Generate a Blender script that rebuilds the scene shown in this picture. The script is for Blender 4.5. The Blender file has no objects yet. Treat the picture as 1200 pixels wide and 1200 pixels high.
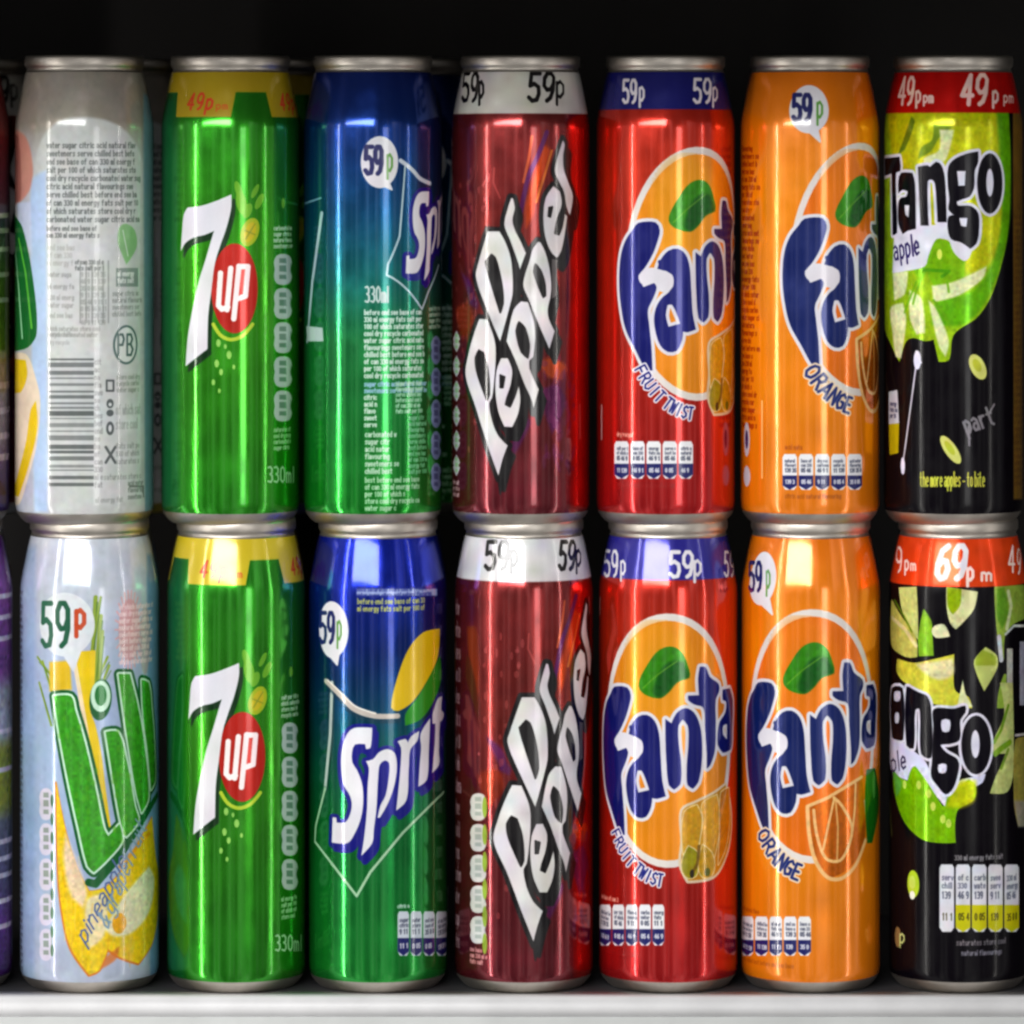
import bpy, bmesh, math, random
import numpy as np
from mathutils import Vector

# ------------------------------------------------------------------ units
# lengths below are written in "units"; U turns them into metres (a can is 162 units = 66 mm wide)
U = 0.000407
D = 5600.0            # camera distance in units
EYE = 952.5           # camera height above the shelf in units
BASE_Y = 1152.5
scene = bpy.context.scene

# ------------------------------------------------------------------ camera
cam_d = bpy.data.cameras.new("camera"); cam = bpy.data.objects.new("camera", cam_d)
scene.collection.objects.link(cam); scene.camera = cam
cam.location = (0, -D * U, EYE * U); cam.rotation_euler = (math.pi / 2, 0, 0)
cam_d.lens = 36 * D / 1200; cam_d.sensor_width = 36; cam_d.shift_y = -400 / 1200
cam_d.clip_start = 0.05; cam_d.clip_end = 50
cam_d.dof.use_dof = True; cam_d.dof.focus_distance = (D - 75) * U; cam_d.dof.aperture_fstop = 4.0

# ------------------------------------------------------------------ world: dim shop surroundings, uneven round the compass
world = bpy.data.worlds.new("World"); scene.world = world; world.use_nodes = True
nt = world.node_tree; nt.nodes.clear()
def N(t, nt=nt, **k):
    n = nt.nodes.new(t)
    for a, b in k.items(): setattr(n, a, b)
    return n
out = N('ShaderNodeOutputWorld'); bg = N('ShaderNodeBackground'); bg.inputs['Strength'].default_value = 0.64
tc = N('ShaderNodeTexCoord'); sep = N('ShaderNodeSeparateXYZ'); at = N('ShaderNodeMath', operation='ARCTAN2')
cmb = N('ShaderNodeCombineXYZ'); no = N('ShaderNodeTexNoise'); no.inputs['Scale'].default_value = 7.5
no.inputs['Detail'].default_value = 3.0; no.inputs['Roughness'].default_value = 0.75
rp = N('ShaderNodeValToRGB'); e = rp.color_ramp.elements
e[0].position = 0.41; e[0].color = (0.08, 0.08, 0.09, 1); e[1].position = 0.63; e[1].color = (1.75, 1.72, 1.64, 1)
m_ = e.new(0.52); m_.color = (0.38, 0.38, 0.39, 1)
zs = N('ShaderNodeMath', operation='MULTIPLY'); zs.inputs[1].default_value = 0.10
L = nt.links.new
L(tc.outputs['Generated'], sep.inputs[0]); L(sep.outputs['X'], at.inputs[0]); L(sep.outputs['Y'], at.inputs[1])
L(at.outputs[0], cmb.inputs['X']); L(sep.outputs['Z'], zs.inputs[0]); L(zs.outputs[0], cmb.inputs['Y'])
L(cmb.outputs[0], no.inputs['Vector']); L(no.outputs['Fac'], rp.inputs[0]); L(rp.outputs[0], bg.inputs['Color']); L(bg.outputs[0], out.inputs['Surface'])

# ------------------------------------------------------------------ lamps of the shop
def lamp(name, az, el, dist, w, h, power, col=(1, 1, 1), target=(0, 0, 0.22)):
    l = bpy.data.lights.new(name, 'AREA'); l.shape = 'RECTANGLE'; l.size = w; l.size_y = h; l.energy = power; l.color = col
    o = bpy.data.objects.new(name, l); scene.collection.objects.link(o)
    a, b = math.radians(az), math.radians(el); t = Vector(target)
    o.location = t + Vector((math.sin(a) * math.cos(b), -math.cos(a) * math.cos(b), math.sin(b))) * dist
    o.rotation_euler = (t - o.location).to_track_quat('-Z', 'Y').to_euler()
    return o
lamp("window_lamp", -22, 19, 2.4, 2.0, 0.46, 52, (1.0, 0.99, 0.98))
lamp("tube_lamp", -58, -3, 2.6, 0.035, 2.6, 19, (1.0, 0.97, 0.92))
lamp("side_tube_lamp", 62, -3, 2.6, 0.05, 2.6, 6, (1.0, 0.96, 0.9))
lamp("far_tube_lamp", -84, -3, 2.6, 0.05, 2.6, 5, (0.92, 0.96, 1.0))
lamp("front_lamp", 22, 0, 3.2, 0.5, 1.0, 8, (1.0, 0.99, 0.97))

scene.view_settings.view_transform = 'Standard'; scene.view_settings.look = 'None'
scene.view_settings.exposure = -0.12; scene.cycles.filter_width = 2.5; scene.view_settings.gamma = 1.0

# ------------------------------------------------------------------ can profile (radius, height) in units
H = 545.5; PITCH = 541.0; R = 81.0
BODY = [(79.2, 14.5), (80.3, 18), (80.85, 23), (81, 28), (81, 460), (80.6, 467), (79.6, 474), (77.5, 485), (74.0, 503), (71.2, 516), (69.4, 523), (68.6, 526)]
BH = np.array([p[1] for p in BODY]); BR = np.array([p[0] for p in BODY])
def rad(h): return np.interp(h, BH, BR)

# ================================================================== printed artwork
S = 2.0
TW = int(2 * math.pi * R * S); TH = int(H * S)
class Art:
    """one can's printed label, unrolled: s along the circumference, h up the can"""
    def __init__(a, cx, row, col, metal=1.0, seed=0):
        a.c = np.zeros((TH, TW, 4), np.float32); a.c[:] = (*[v / 255 for v in col], metal)
        a.cx = cx; a.yb = BASE_Y - PITCH * row; a.rng = np.random.RandomState(seed); a.ds = 0.0; a.dy = 0.0; a.tf = None
    def sh(a, pts):
        p = np.array(pts, float).reshape(-1, 2); x = p[:, 0]; y = p[:, 1] + a.dy
        phi = np.zeros(len(p)); h = a.yb - y
        for _ in range(7):
            r = rad(h); k = (D - r * np.cos(phi)) / D
            q = ((x - 600) * k - (a.cx - 600)) / r
            qc = np.clip(q, -0.985, 0.985); phi = np.arcsin(qc)
            h = a.yb - (200 + (y - 200) * k)
        s = R * (phi + (q - qc) * 3.2)
        if a.tf: s0, h0, k_, s1, h1 = a.tf; s = s1 + (s - s0) * k_; h = h1 + (h - h0) * k_
        return np.stack([s + a.ds, h], 1)
    # --- coverage of a set of closed loops given in (s, h)
    def cover(a, loops, grow=0.0, soft=0.9):
        P = np.concatenate(loops); m = max(grow, 0) + 3
        c0 = int(max(0, (P[:, 0].min() - m) * S + TW / 2)); c1 = int(min(TW, (P[:, 0].max() + m) * S + TW / 2 + 1))
        r0 = int(max(0, (P[:, 1].min() - m) * S)); r1 = int(min(TH, (P[:, 1].max() + m) * S + 1))
        if c1 <= c0 or r1 <= r0: return None
        ins = np.zeros((r1 - r0, c1 - c0), bool); dist = np.full((r1 - r0, c1 - c0), 99.0, np.float32)
        for l in loops:
            X = l[:, 0] * S + TW / 2 - c0; Y = l[:, 1] * S - r0; n = len(l); mm = int((abs(grow) + 2) * S + 2)
            for i in range(n):
                x0, y0, x1, y1 = X[i], Y[i], X[(i + 1) % n], Y[(i + 1) % n]
                a.edge(dist, x0, y0, x1, y1, mm)
                if y0 == y1: continue
                ya, yb = (y0, y1) if y0 < y1 else (y1, y0)
                ra = max(0, math.ceil(ya - 0.5)); rb = min(ins.shape[0], math.ceil(yb - 0.5))
                if rb <= ra: continue
                rr = np.arange(ra, rb) + 0.5; xc = x0 + (rr - y0) * (x1 - x0) / (y1 - y0)
                ins[ra:rb] ^= (np.arange(ins.shape[1])[None] + 0.5) < xc[:, None]
        sd = np.where(ins, -dist, dist) / S
        return r0, r1, c0, c1, np.clip(0.5 + (grow - sd) / soft, 0, 1)
    def edge(a, dist, x0, y0, x1, y1, mm):
        ca = int(max(0, min(x0, x1) - mm)); cb = int(min(dist.shape[1], max(x0, x1) + mm + 1))
        ra = int(max(0, min(y0, y1) - mm)); rb = int(min(dist.shape[0], max(y0, y1) + mm + 1))
        if cb <= ca or rb <= ra: return
        gx = np.arange(ca, cb)[None] + 0.5 - x0; gy = np.arange(ra, rb)[:, None] + 0.5 - y0
        dx, dy = x1 - x0, y1 - y0; L2 = dx * dx + dy * dy
        t = np.clip((gx * dx + gy * dy) / L2, 0, 1) if L2 > 1e-9 else 0.0
        d = np.sqrt((gx - t * dx) ** 2 + (gy - t * dy) ** 2)
        np.minimum(dist[ra:rb, ca:cb], d, out=dist[ra:rb, ca:cb])
    def paint(a, cov, col, metal=0.0, alpha=1.0):
        if cov is None: return
        r0, r1, c0, c1, k = cov; k = (k * alpha)[..., None].astype(np.float32)
        a.c[r0:r1, c0:c1] = a.c[r0:r1, c0:c1] * (1 - k) + np.array([*[v / 255 for v in col], metal], np.float32) * k
    def poly(a, loops, col, metal=0.0, grow=0.0, alpha=1.0, smooth=True, off=(0, 0), soft=0.9):
        if not isinstance(loops[0][0], (list, tuple)): loops = [loops]
        L = []
        for l in loops:
            l = [(p[0] + off[0], p[1] + off[1]) for p in l]
            L.append(a.sh(curve(l) if smooth else dense(l, True)))
        a.paint(a.cover(L, grow, soft), col, metal, alpha)
    def word(a, shapes, layers, smooth=True):
        """shapes: list of letters, each a loop or [loop, hole...]; layers: (colour, metal, grow, offset)"""
        for col, metal, grow, off in layers:
            for sp in shapes: a.poly(sp, col, metal, grow, 1.0, smooth, off)
    def line(a, pts, w, col, metal=0.0, alpha=1.0, closed=False, smooth=False, raw=False):
        p = curve(pts, closed) if smooth else dense(pts, closed)
        p = np.array(p, float) if raw else a.sh(p)
        m = w / 2 + 2
        c0 = int(max(0, (p[:, 0].min() - m) * S + TW / 2)); c1 = int(min(TW, (p[:, 0].max() + m) * S + TW / 2 + 1))
        r0 = int(max(0, (p[:, 1].min() - m) * S)); r1 = int(min(TH, (p[:, 1].max() + m) * S + 1))
        if c1 <= c0 or r1 <= r0: return
        dist = np.full((r1 - r0, c1 - c0), 99.0, np.float32); X = p[:, 0] * S + TW / 2 - c0; Y = p[:, 1] * S - r0
        n = len(p)
        for i in range(n if closed else n - 1):
            a.edge(dist, X[i], Y[i], X[(i + 1) % n], Y[(i + 1) % n], int(m * S + 2))
        a.paint((r0, r1, c0, c1, np.clip(0.5 + (w / 2 - dist / S) / 0.9, 0, 1)), col, metal, alpha)
    def oval(a, x, y, rx, ry, col, metal=0.0, alpha=1.0, rot=0.0, grow=0.0, soft=0.9):
        """oval centred at (x, y), rx along the circumference"""
        s0, h0 = a.sh([(x, y)])[0]; t = np.linspace(0, 2 * math.pi, 56)[:-1]; c, s_ = math.cos(rot), math.sin(rot)
        px, py = rx * np.cos(t), ry * np.sin(t)
        a.paint(a.cover([np.stack([s0 + px * c - py * s_, h0 + px * s_ + py * c], 1)], grow, soft), col, metal, alpha)
    def rows(a, y0, y1, col, metal=1.0, soft=1.5):
        """band right round the can between two heights"""
        h1, h0 = a.sh([(a.cx, y0)])[0][1], a.sh([(a.cx, y1)])[0][1]
        hh = (np.arange(TH) + 0.5) / S
        k = np.clip(0.5 + (hh - h0) / soft, 0, 1) * np.clip(0.5 + (h1 - hh) / soft, 0, 1)
        k = k[:, None, None].astype(np.float32); a.c = a.c * (1 - k) + np.array([*[v / 255 for v in col], metal], np.float32) * k
    def grad(a, stops, metal=1.0):
        ys = a.sh([(a.cx, y) for y, _ in stops])[:, 1]; o = np.argsort(ys); hh = (np.arange(TH) + 0.5) / S
        for ch in range(3):
            a.c[:, :, ch] = np.interp(hh, ys[o], np.array([stops[i][1][ch] / 255 for i in o]))[:, None]
        a.c[:, :, 3] = metal
    def box(a, x0, y0, x1, y1, col, metal=0.0, alpha=1.0):
        a.poly([(x0, y0), (x1, y0), (x1, y1), (x0, y1)], col, metal, 0, alpha, smooth=False)
    def text(a, t, x, y, w, h, col, wt=2.0, metal=0.0, slant=0.0, path=None, gap=0.28, outline=None):
        """stroke lettering; (x, y) is the left end of the baseline, path(u) -> (x, y, angle) bends it"""
        st = []
        cur = 0.0
        for ch in t:
            g = FONT.get(ch, [])
            for pl in g:
                q = []
                for gx, gy in pl:
                    ux, uy = cur + gx * w + slant * gy * h, gy * h
                    if path:
                        bx, by, an = path(ux); q.append((bx + math.sin(an) * uy, by - math.cos(an) * uy))
                    else: q.append((x + ux, y - uy))
                st.append(q)
            cur += w * (1 + gap) * (0.45 if ch in "il' " else 1)
        if outline:
            for q in st: a.line(q, outline[1], outline[0], metal, smooth=False)
        for q in st: a.line(q, wt, col, metal)
    def micro(a, x0, y0, x1, y1, step, col, alpha=0.75, cw=2.6, fill=0.8, metal=0.0, bar=False, ragged=0.15, words=None):
        """lines of small print"""
        y = y0; WD = words or WORDS; wi = a.rng.randint(len(WD))
        while y + step * .6 < y1:
            p = a.sh([(x0, y + step * 0.5), (x1, y + step * 0.5)]); s0, s1 = p[0, 0], p[1, 0]; hh = p[:, 1].mean()
            s1 = s0 + (s1 - s0) * (1 - ragged * a.rng.rand()); s = s0; gh = step * .60; gw = max(1.35, min(step * .27, 2.6)); lw = min(1.4, step * .15 + .35)
            while s < s1:
                wd = WD[wi % len(WD)]; wi += 1
                for ch in wd:
                    if s + gw > s1 + 1: s = s1 + 9; break
                    if -TW / 2 / S + 4 < s < TW / 2 / S - 4:
                        for pl in FONT.get(ch, FONT['o']): a.line([(s + g[0] * gw, hh - gh * .45 + g[1] * gh * (1 if ch.isupper() or ch.isdigit() else 1.15)) for g in pl], lw, col, metal, alpha, raw=True)
                    s += gw * 1.38 * (.5 if ch in 'il' else 1)
                s += gw * .8
            y += step
    def texture(a, loop, amp, cell, seed=0, smooth=True):
        """mottled pulp, peel or leaf texture inside an outline"""
        cv = a.cover([a.sh(curve(loop) if smooth else dense(loop, True))])
        if cv is None: return
        r0, r1, c0, c1, k = cv; r_ = np.random.RandomState(seed); hh, ww = r1 - r0, c1 - c0; cs = max(1, int(cell * S))
        g = r_.randn(hh // cs + 2, ww // cs + 2, 3) * np.array([.35, .25, .3]) + r_.randn(hh // cs + 2, ww // cs + 2, 1) * .8
        yy = np.arange(hh) / cs; xx = np.arange(ww) / cs; yi, xi = yy.astype(int), xx.astype(int); fy = (yy - yi)[:, None, None]; fx = (xx - xi)[None, :, None]
        v = .5 * (g[yi][:, xi] * (1 - fy) * (1 - fx) + g[yi + 1][:, xi] * fy * (1 - fx) + g[yi][:, xi + 1] * (1 - fy) * fx + g[yi + 1][:, xi + 1] * fy * fx)
        a.c[r0:r1, c0:c1, :3] = np.clip(a.c[r0:r1, c0:c1, :3] * (1 + amp * v * k[..., None]), 0, 1)
    def mottle(a, amp, cell, seed=1):
        r = np.random.RandomState(seed); gh, gw = int(TH / (cell * S)) + 3, int(TW / (cell * S)) + 3
        g = (.85 * r.randn(gh, gw, 1) + .3 * r.randn(gh, gw, 3)).astype(np.float32)
        yy = np.arange(TH) / (cell * S); xx = np.arange(TW) / (cell * S); yi, xi = yy.astype(int), xx.astype(int)
        fy = (yy - yi)[:, None, None]; fx = (xx - xi)[None, :, None]
        v = (g[yi][:, xi] * (1 - fy) * (1 - fx) + g[yi + 1][:, xi] * fy * (1 - fx) + g[yi][:, xi + 1] * (1 - fy) * fx + g[yi + 1][:, xi + 1] * fy * fx)
        a.c[:, :, :3] = np.clip(a.c[:, :, :3] * (1 + amp * v), 0, 1)
    def material(a, name, rough=0.15, dark=False):
        img = bpy.data.images.new(name + "_print", TW, TH, alpha=True); img.alpha_mode = 'CHANNEL_PACKED'
        c = a.c.copy(); c[:, :, :3] = np.clip(c[:, :, :3] + a.rng.randn(TH, TW, 1) * 0.008, 0, 1)
        img.pixels.foreach_set(np.clip(c, 0, 1).astype(np.float32).ravel()); img.update(); img.pack()
        m = bpy.data.materials.new(name); m.use_nodes = True; t = m.node_tree; b = t.nodes['Principled BSDF']
        ti = t.nodes.new('ShaderNodeTexImage'); ti.image = img; ti.interpolation = 'Linear'
        t.links.new(ti.outputs['Color'], b.inputs['Base Color'])
        mm = t.nodes.new('ShaderNodeMath'); mm.operation = 'MULTIPLY'; mm.inputs[1].default_value = 0.8
        t.links.new(ti.outputs['Alpha'], mm.inputs[0]); t.links.new(mm.outputs[0], b.inputs['Metallic'])
        b.inputs['Roughness'].default_value = rough; b.inputs['Coat Weight'].default_value = 0.06 if dark else 0.5; b.inputs['Specular IOR Level'].default_value = 0.16 if dark else 0.5; b.inputs['Coat Roughness'].default_value = 0.06
        nr = t.nodes.new('ShaderNodeTexNoise'); nr.inputs['Scale'].default_value = 55; nr.inputs['Detail'].default_value = 6; mr = t.nodes.new('ShaderNodeMapRange')
        mr.inputs['From Min'].default_value = .4; mr.inputs['From Max'].default_value = .7; mr.inputs['To Min'].default_value = rough; mr.inputs['To Max'].default_value = rough + .12
        t.links.new(nr.outputs['Fac'], mr.inputs['Value']); t.links.new(mr.outputs[0], b.inputs['Roughness'])
        # the faint ripple of drawn aluminium
        tx = t.nodes.new('ShaderNodeTexCoord'); mp = t.nodes.new('ShaderNodeMapping'); mp.inputs['Scale'].default_value = (70, 70, 7); mp.inputs['Location'].default_value = (a.cx * .37, a.cx * .11, a.yb * .01)
        nz = t.nodes.new('ShaderNodeTexNoise'); nz.inputs['Scale'].default_value = 1.0; bp = t.nodes.new('ShaderNodeBump')
        nz.inputs['Detail'].default_value = 3; bp.inputs['Strength'].default_value = 0.15; bp.inputs['Distance'].default_value = 0.002
        t.links.new(tx.outputs['Object'], mp.inputs[0]); t.links.new(mp.outputs[0], nz.inputs['Vector']); t.links.new(tx.outputs['Object'], nr.inputs['Vector']); t.links.new(nz.outputs['Fac'], bp.inputs['Height'])
        t.links.new(bp.outputs[0], b.inputs['Normal'])
        return m

def dense(l, closed):
    o = []; n = len(l)
    for i in range(n if closed else n - 1):
        (x0, y0), (x1, y1) = l[i][:2], l[(i + 1) % n][:2]; k = max(1, int(math.hypot(x1 - x0, y1 - y0) / 7))
        o += [(x0 + (x1 - x0) * j / k, y0 + (y1 - y0) * j / k) for j in range(k)]
    if not closed: o.append(tuple(l[-1][:2]))
    return o
SHARP = [0.25]
def curve(l, closed=True):
    """Catmull-Rom through the points, keeping sharp turns sharp"""
    P = [np.array(p[:2], float) for p in l]; n = len(P); T = []
    for i in range(n):
        if not closed and i in (0, n - 1): T.append(np.zeros(2)); continue
        a, b, c = P[i - 1], P[i], P[(i + 1) % n]; u, v = b - a, c - b; lu, lv = np.hypot(*u), np.hypot(*v)
        cs = (u @ v) / (lu * lv + 1e-9)
        T.append(np.zeros(2) if cs < SHARP[0] else (c - a) / (lu + lv + 1e-9))
    o = []
    for i in range(n if closed else n - 1):
        p, q = P[i], P[(i + 1) % n]; d = np.hypot(*(q - p)); m0, m1 = T[i] * d, T[(i + 1) % n] * d; k = max(2, int(d / 3.5))
        for j in range(k):
            t = j / k
            o.append(tuple((2*t**3 - 3*t**2 + 1) * p + (t**3 - 2*t**2 + t) * m0 + (-2*t**3 + 3*t**2) * q + (t**3 - t**2) * m1))
    if not closed: o.append(tuple(P[-1]))
    return o
def crop(x0, y0, k): return lambda *p: [(x0 + p[i] / k, y0 + p[i + 1] / k) for i in range(0, len(p), 2)]

NUMS = ['139', '35', '0', '05', '46', '9', '11']
WORDS = 'carbonated water sugar citric acid natural flavourings sweeteners serve chilled best before end see base of can 330 ml energy fats salt per 100 of which saturates store cool dry recycle'.split()
FONT = {
 'c': [[(.88, .52), (.5, .65), (.12, .5), (.12, .12), (.5, 0), (.88, .1)]], 'd': [[(.88, 1), (.88, 0), (.5, 0), (.1, .15), (.1, .5), (.5, .64), (.88, .5)]], 'v': [[(.05, .62), (.5, 0), (.95, .62)]], 'w': [[(0, .62), (.25, 0), (.5, .5), (.75, 0), (1, .62)]], 'y': [[(.08, .62), (.5, 0)], [(.92, .62), (.3, -.35)]], '1': [[(.2, .8), (.5, 1), (.5, 0)]],
 '5': [[(.92, 1), (.15, 1), (.1, .55), (.45, .62), (.85, .5), (.92, .25), (.75, .03), (.35, 0), (.05, .12)]],
 '9': [[(.9, .62), (.7, .42), (.35, .4), (.08, .55), (.08, .82), (.3, 1), (.65, 1), (.9, .85), (.9, .4), (.7, .1), (.4, 0)]],
 '4': [[(.7, 0), (.7, 1), (.05, .3), (.98, .3)]],
 '6': [[(.8, 1), (.35, .85), (.1, .45), (.12, .15), (.4, 0), (.75, .05), (.92, .3), (.75, .52), (.4, .55), (.12, .38)]],
 '3': [[(.08, .95), (.5, 1), (.85, .85), (.8, .6), (.45, .53), (.85, .42), (.92, .18), (.6, 0), (.05, .06)]],
 '0': [[(.5, 1), (.15, .85), (.06, .5), (.15, .15), (.5, 0), (.85, .15), (.94, .5), (.85, .85), (.5, 1)]],
 'p': [[(.12, .62), (.12, -.3)], [(.12, .55), (.5, .66), (.88, .5), (.88, .18), (.5, 0), (.12, .1)]],
 'm': [[(.05, 0), (.05, .6), (.3, .62), (.5, .5), (.5, 0)], [(.5, .5), (.72, .62), (.95, .5), (.95, 0)]],
 'l': [[(.2, 0), (.2, 1)]], 'i': [[(.2, 0), (.2, .6)], [(.2, .8), (.2, .85)]],
 'e': [[(.1, .32), (.9, .34), (.85, .55), (.5, .65), (.15, .5), (.1, .2), (.4, 0), (.85, .08)]],
 'a': [[(.15, .58), (.5, .66), (.85, .52), (.88, 0)], [(.86, .35), (.4, .38), (.1, .22), (.25, .02), (.6, .02), (.86, .2)]],
 'n': [[(.1, 0), (.1, .62)], [(.1, .5), (.5, .65), (.85, .5), (.88, 0)]], 'h': [[(.1, 0), (.1, 1)], [(.1, .5), (.5, .65), (.85, .5), (.88, 0)]],
 'o': [[(.5, .65), (.1, .5), (.1, .12), (.5, 0), (.9, .12), (.9, .5), (.5, .65)]], 'r': [[(.15, 0), (.15, .62)], [(.15, .42), (.5, .62), (.85, .6)]],
 's': [[(.85, .58), (.45, .65), (.12, .5), (.8, .2), (.5, 0), (.08, .06)]], 't': [[(.4, .95), (.4, .1), (.7, 0)], [(.1, .62), (.8, .62)]],
 'b': [[(.12, 1), (.12, 0), (.5, 0), (.9, .15), (.9, .5), (.5, .64), (.12, .5)]], 'g': [[(.88, .6), (.88, -.2), (.5, -.3), (.12, -.2)], [(.88, .5), (.5, .65), (.1, .5), (.1, .15), (.5, 0), (.88, .12)]],
 'f': [[(.8, .95), (.4, .9), (.35, 0)], [(.1, .6), (.75, .6)]], 'u': [[(.1, .62), (.12, .1), (.5, 0), (.85, .12)], [(.88, .62), (.88, 0)]], '-': [[(.1, .35), (.9, .35)]],
 '&': [[(.95, 0), (.25, .75), (.4, 1), (.65, .85), (.1, .3), (.25, 0), (.6, .05), (.95, .45)]],
 'O': [[(.5, 1), (.12, .82), (.05, .5), (.12, .18), (.5, 0), (.88, .18), (.95, .5), (.88, .82), (.5, 1)]],
 'R': [[(.1, 0), (.1, 1), (.7, 1), (.9, .78), (.7, .52), (.1, .5)], [(.5, .5), (.95, 0)]], 'A': [[(.02, 0), (.5, 1), (.98, 0)], [(.2, .33), (.8, .33)]],
 'N': [[(.08, 0), (.08, 1), (.92, 0), (.92, 1)]], 'G': [[(.9, .85), (.5, 1), (.1, .8), (.06, .3), (.4, 0), (.9, .12), (.9, .48), (.55, .48)]],
 'E': [[(.9, 1), (.1, 1), (.1, 0), (.9, 0)], [(.1, .52), (.75, .52)]], 'F': [[(.9, 1), (.1, 1), (.1, 0)], [(.1, .52), (.75, .52)]],
 'U': [[(.08, 1), (.1, .2), (.5, 0), (.9, .2), (.92, 1)]], 'I': [[(.5, 0), (.5, 1)]], 'T': [[(.02, 1), (.98, 1)], [(.5, 1), (.5, 0)]],
 'W': [[(.0, 1), (.25, 0), (.5, .75), (.75, 0), (1, 1)]], 'S': [[(.9, .88), (.5, 1), (.1, .8), (.2, .58), (.8, .42), (.9, .2), (.5, 0), (.08, .12)]],
 'P': [[(.1, 0), (.1, 1), (.7, 1), (.9, .78), (.7, .5), (.1, .48)]], 'B': [[(.1, 0), (.1, 1), (.65, 1), (.85, .78), (.6, .53), (.1, .52)], [(.6, .53), (.92, .28), (.65, 0), (.1, 0)]],
 'L': [[(.1, 1), (.1, 0), (.9, 0)]], 'V': [[(0, 1), (.5, 0), (1, 1)]], 'M': [[(.05, 0), (.05, 1), (.5, .3), (.95, 1), (.95, 0)]], 'C': [[(.9, .85), (.5, 1), (.1, .75), (.1, .25), (.5, 0), (.9, .15)]], 'D': [[(.1, 0), (.1, 1), (.6, .95), (.92, .6), (.92, .4), (.6, .05), (.1, 0)]],
}
NAVY = (22, 26, 92); WHITE = (220, 219, 225)

def bubble(a, x, y, rx, ry, tail, tw=9, p=(90, 150, 60), fs=1.0):
    a.oval(x, y, rx, ry, WHITE); a.poly([(x - 7, y + ry - 8), (x + 9, y + ry - 10), tail], WHITE, 0, 1.2, smooth=False)
    a.text('59', x - rx * (.78 if tw > 8 else .62), y + ry * .45, tw, ry * 1.05, NAVY, 4.6 * fs, gap=.25)
    a.text('p', x + rx * (.38 if tw > 8 else .25), y + ry * .35, tw * .75, ry * 1.0, p, 2.4 * fs)
def pills(a, x0, y0, x1, y1, n, low, textcol=(70, 75, 95), base=(228, 228, 232), first_white=False):
    for i in range(n):
        xa = x0 + (x1 - x0) * i / n; xb = x0 + (x1 - x0) * (i + 0.9) / n; xm = (xa + xb) / 2; w = (xb - xa) / 2
        a.poly([(xm - w * .75, y0), (xm + w * .75, y0), (xb, y0 + 4), (xb, y1 - 5), (xm + w * .6, y1), (xm - w * .6, y1), (xa, y1 - 5), (xa, y0 + 4)], base, smooth=False)
        if not (first_white and i == 0):
            a.poly([(xa, y0 + (y1 - y0) * .6), (xb, y0 + (y1 - y0) * .6), (xb, y1 - 5), (xm, y1), (xa, y1 - 5)], low, smooth=False)
        hh = (y1 - y0); a.micro(xa + w * .35, y0 + hh * .14, xb - w * .2, y0 + hh * .34, hh * .12, textcol, .7, 2.2, ragged=0)
        a.micro(xa + w * .35, y0 + hh * .38, xb - w * .2, y0 + hh * .54, hh * .16, textcol, .9, 2.8, ragged=0, words=NUMS)
        a.micro(xa + w * .4, y0 + hh * .7, xb - w * .3, y0 + hh * .86, hh * .16, (235, 235, 235) if sum(low) < 300 else (60, 55, 20), .85, 2.6, ragged=0, words=NUMS)
def column_pills(a, x0, x1, y0, y1, n, col=(205, 208, 215), accent=(70, 80, 70)):
    """nutrition pills lying on their side, read up the can"""
    st = (y1 - y0) / n
    for i in range(n):
        ya, yb = y0 + i * st + 1.5, y0 + (i + 1) * st - 2.0
        a.poly([(x0 + 3, ya + 2), ((x0 + x1) / 2, ya), (x1 - 3, ya + 2), (x1, ya + 10), (x1 - 2, (ya + yb) / 2), (x1, yb - 10), (x1 - 3, yb - 2), ((x0 + x1) / 2, yb), (x0 + 3, yb - 2), (x0, yb - 10), (x0 + 1, (ya + yb) / 2), (x0, ya + 10)], col)
        xm = (x0 + x1) / 2; wq = (x1 - x0) * .2; hq = (yb - ya)
        for f, g_ in ((.24, .10), (.50, .13), (.76, .09)): a.poly([(xm - wq, ya + hq * (f - g_)), (xm + wq * .9, ya + hq * (f - g_)), (xm + wq, ya + hq * (f + g_ * .6)), (xm - wq, ya + hq * (f + g_ * .5))], accent, 0, 0, .75)
        a.line([(x1 - 1.5, ya + hq * .3), (x1 - 1.5, ya + hq * .6)], 2, accent, 0, .5)

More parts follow.
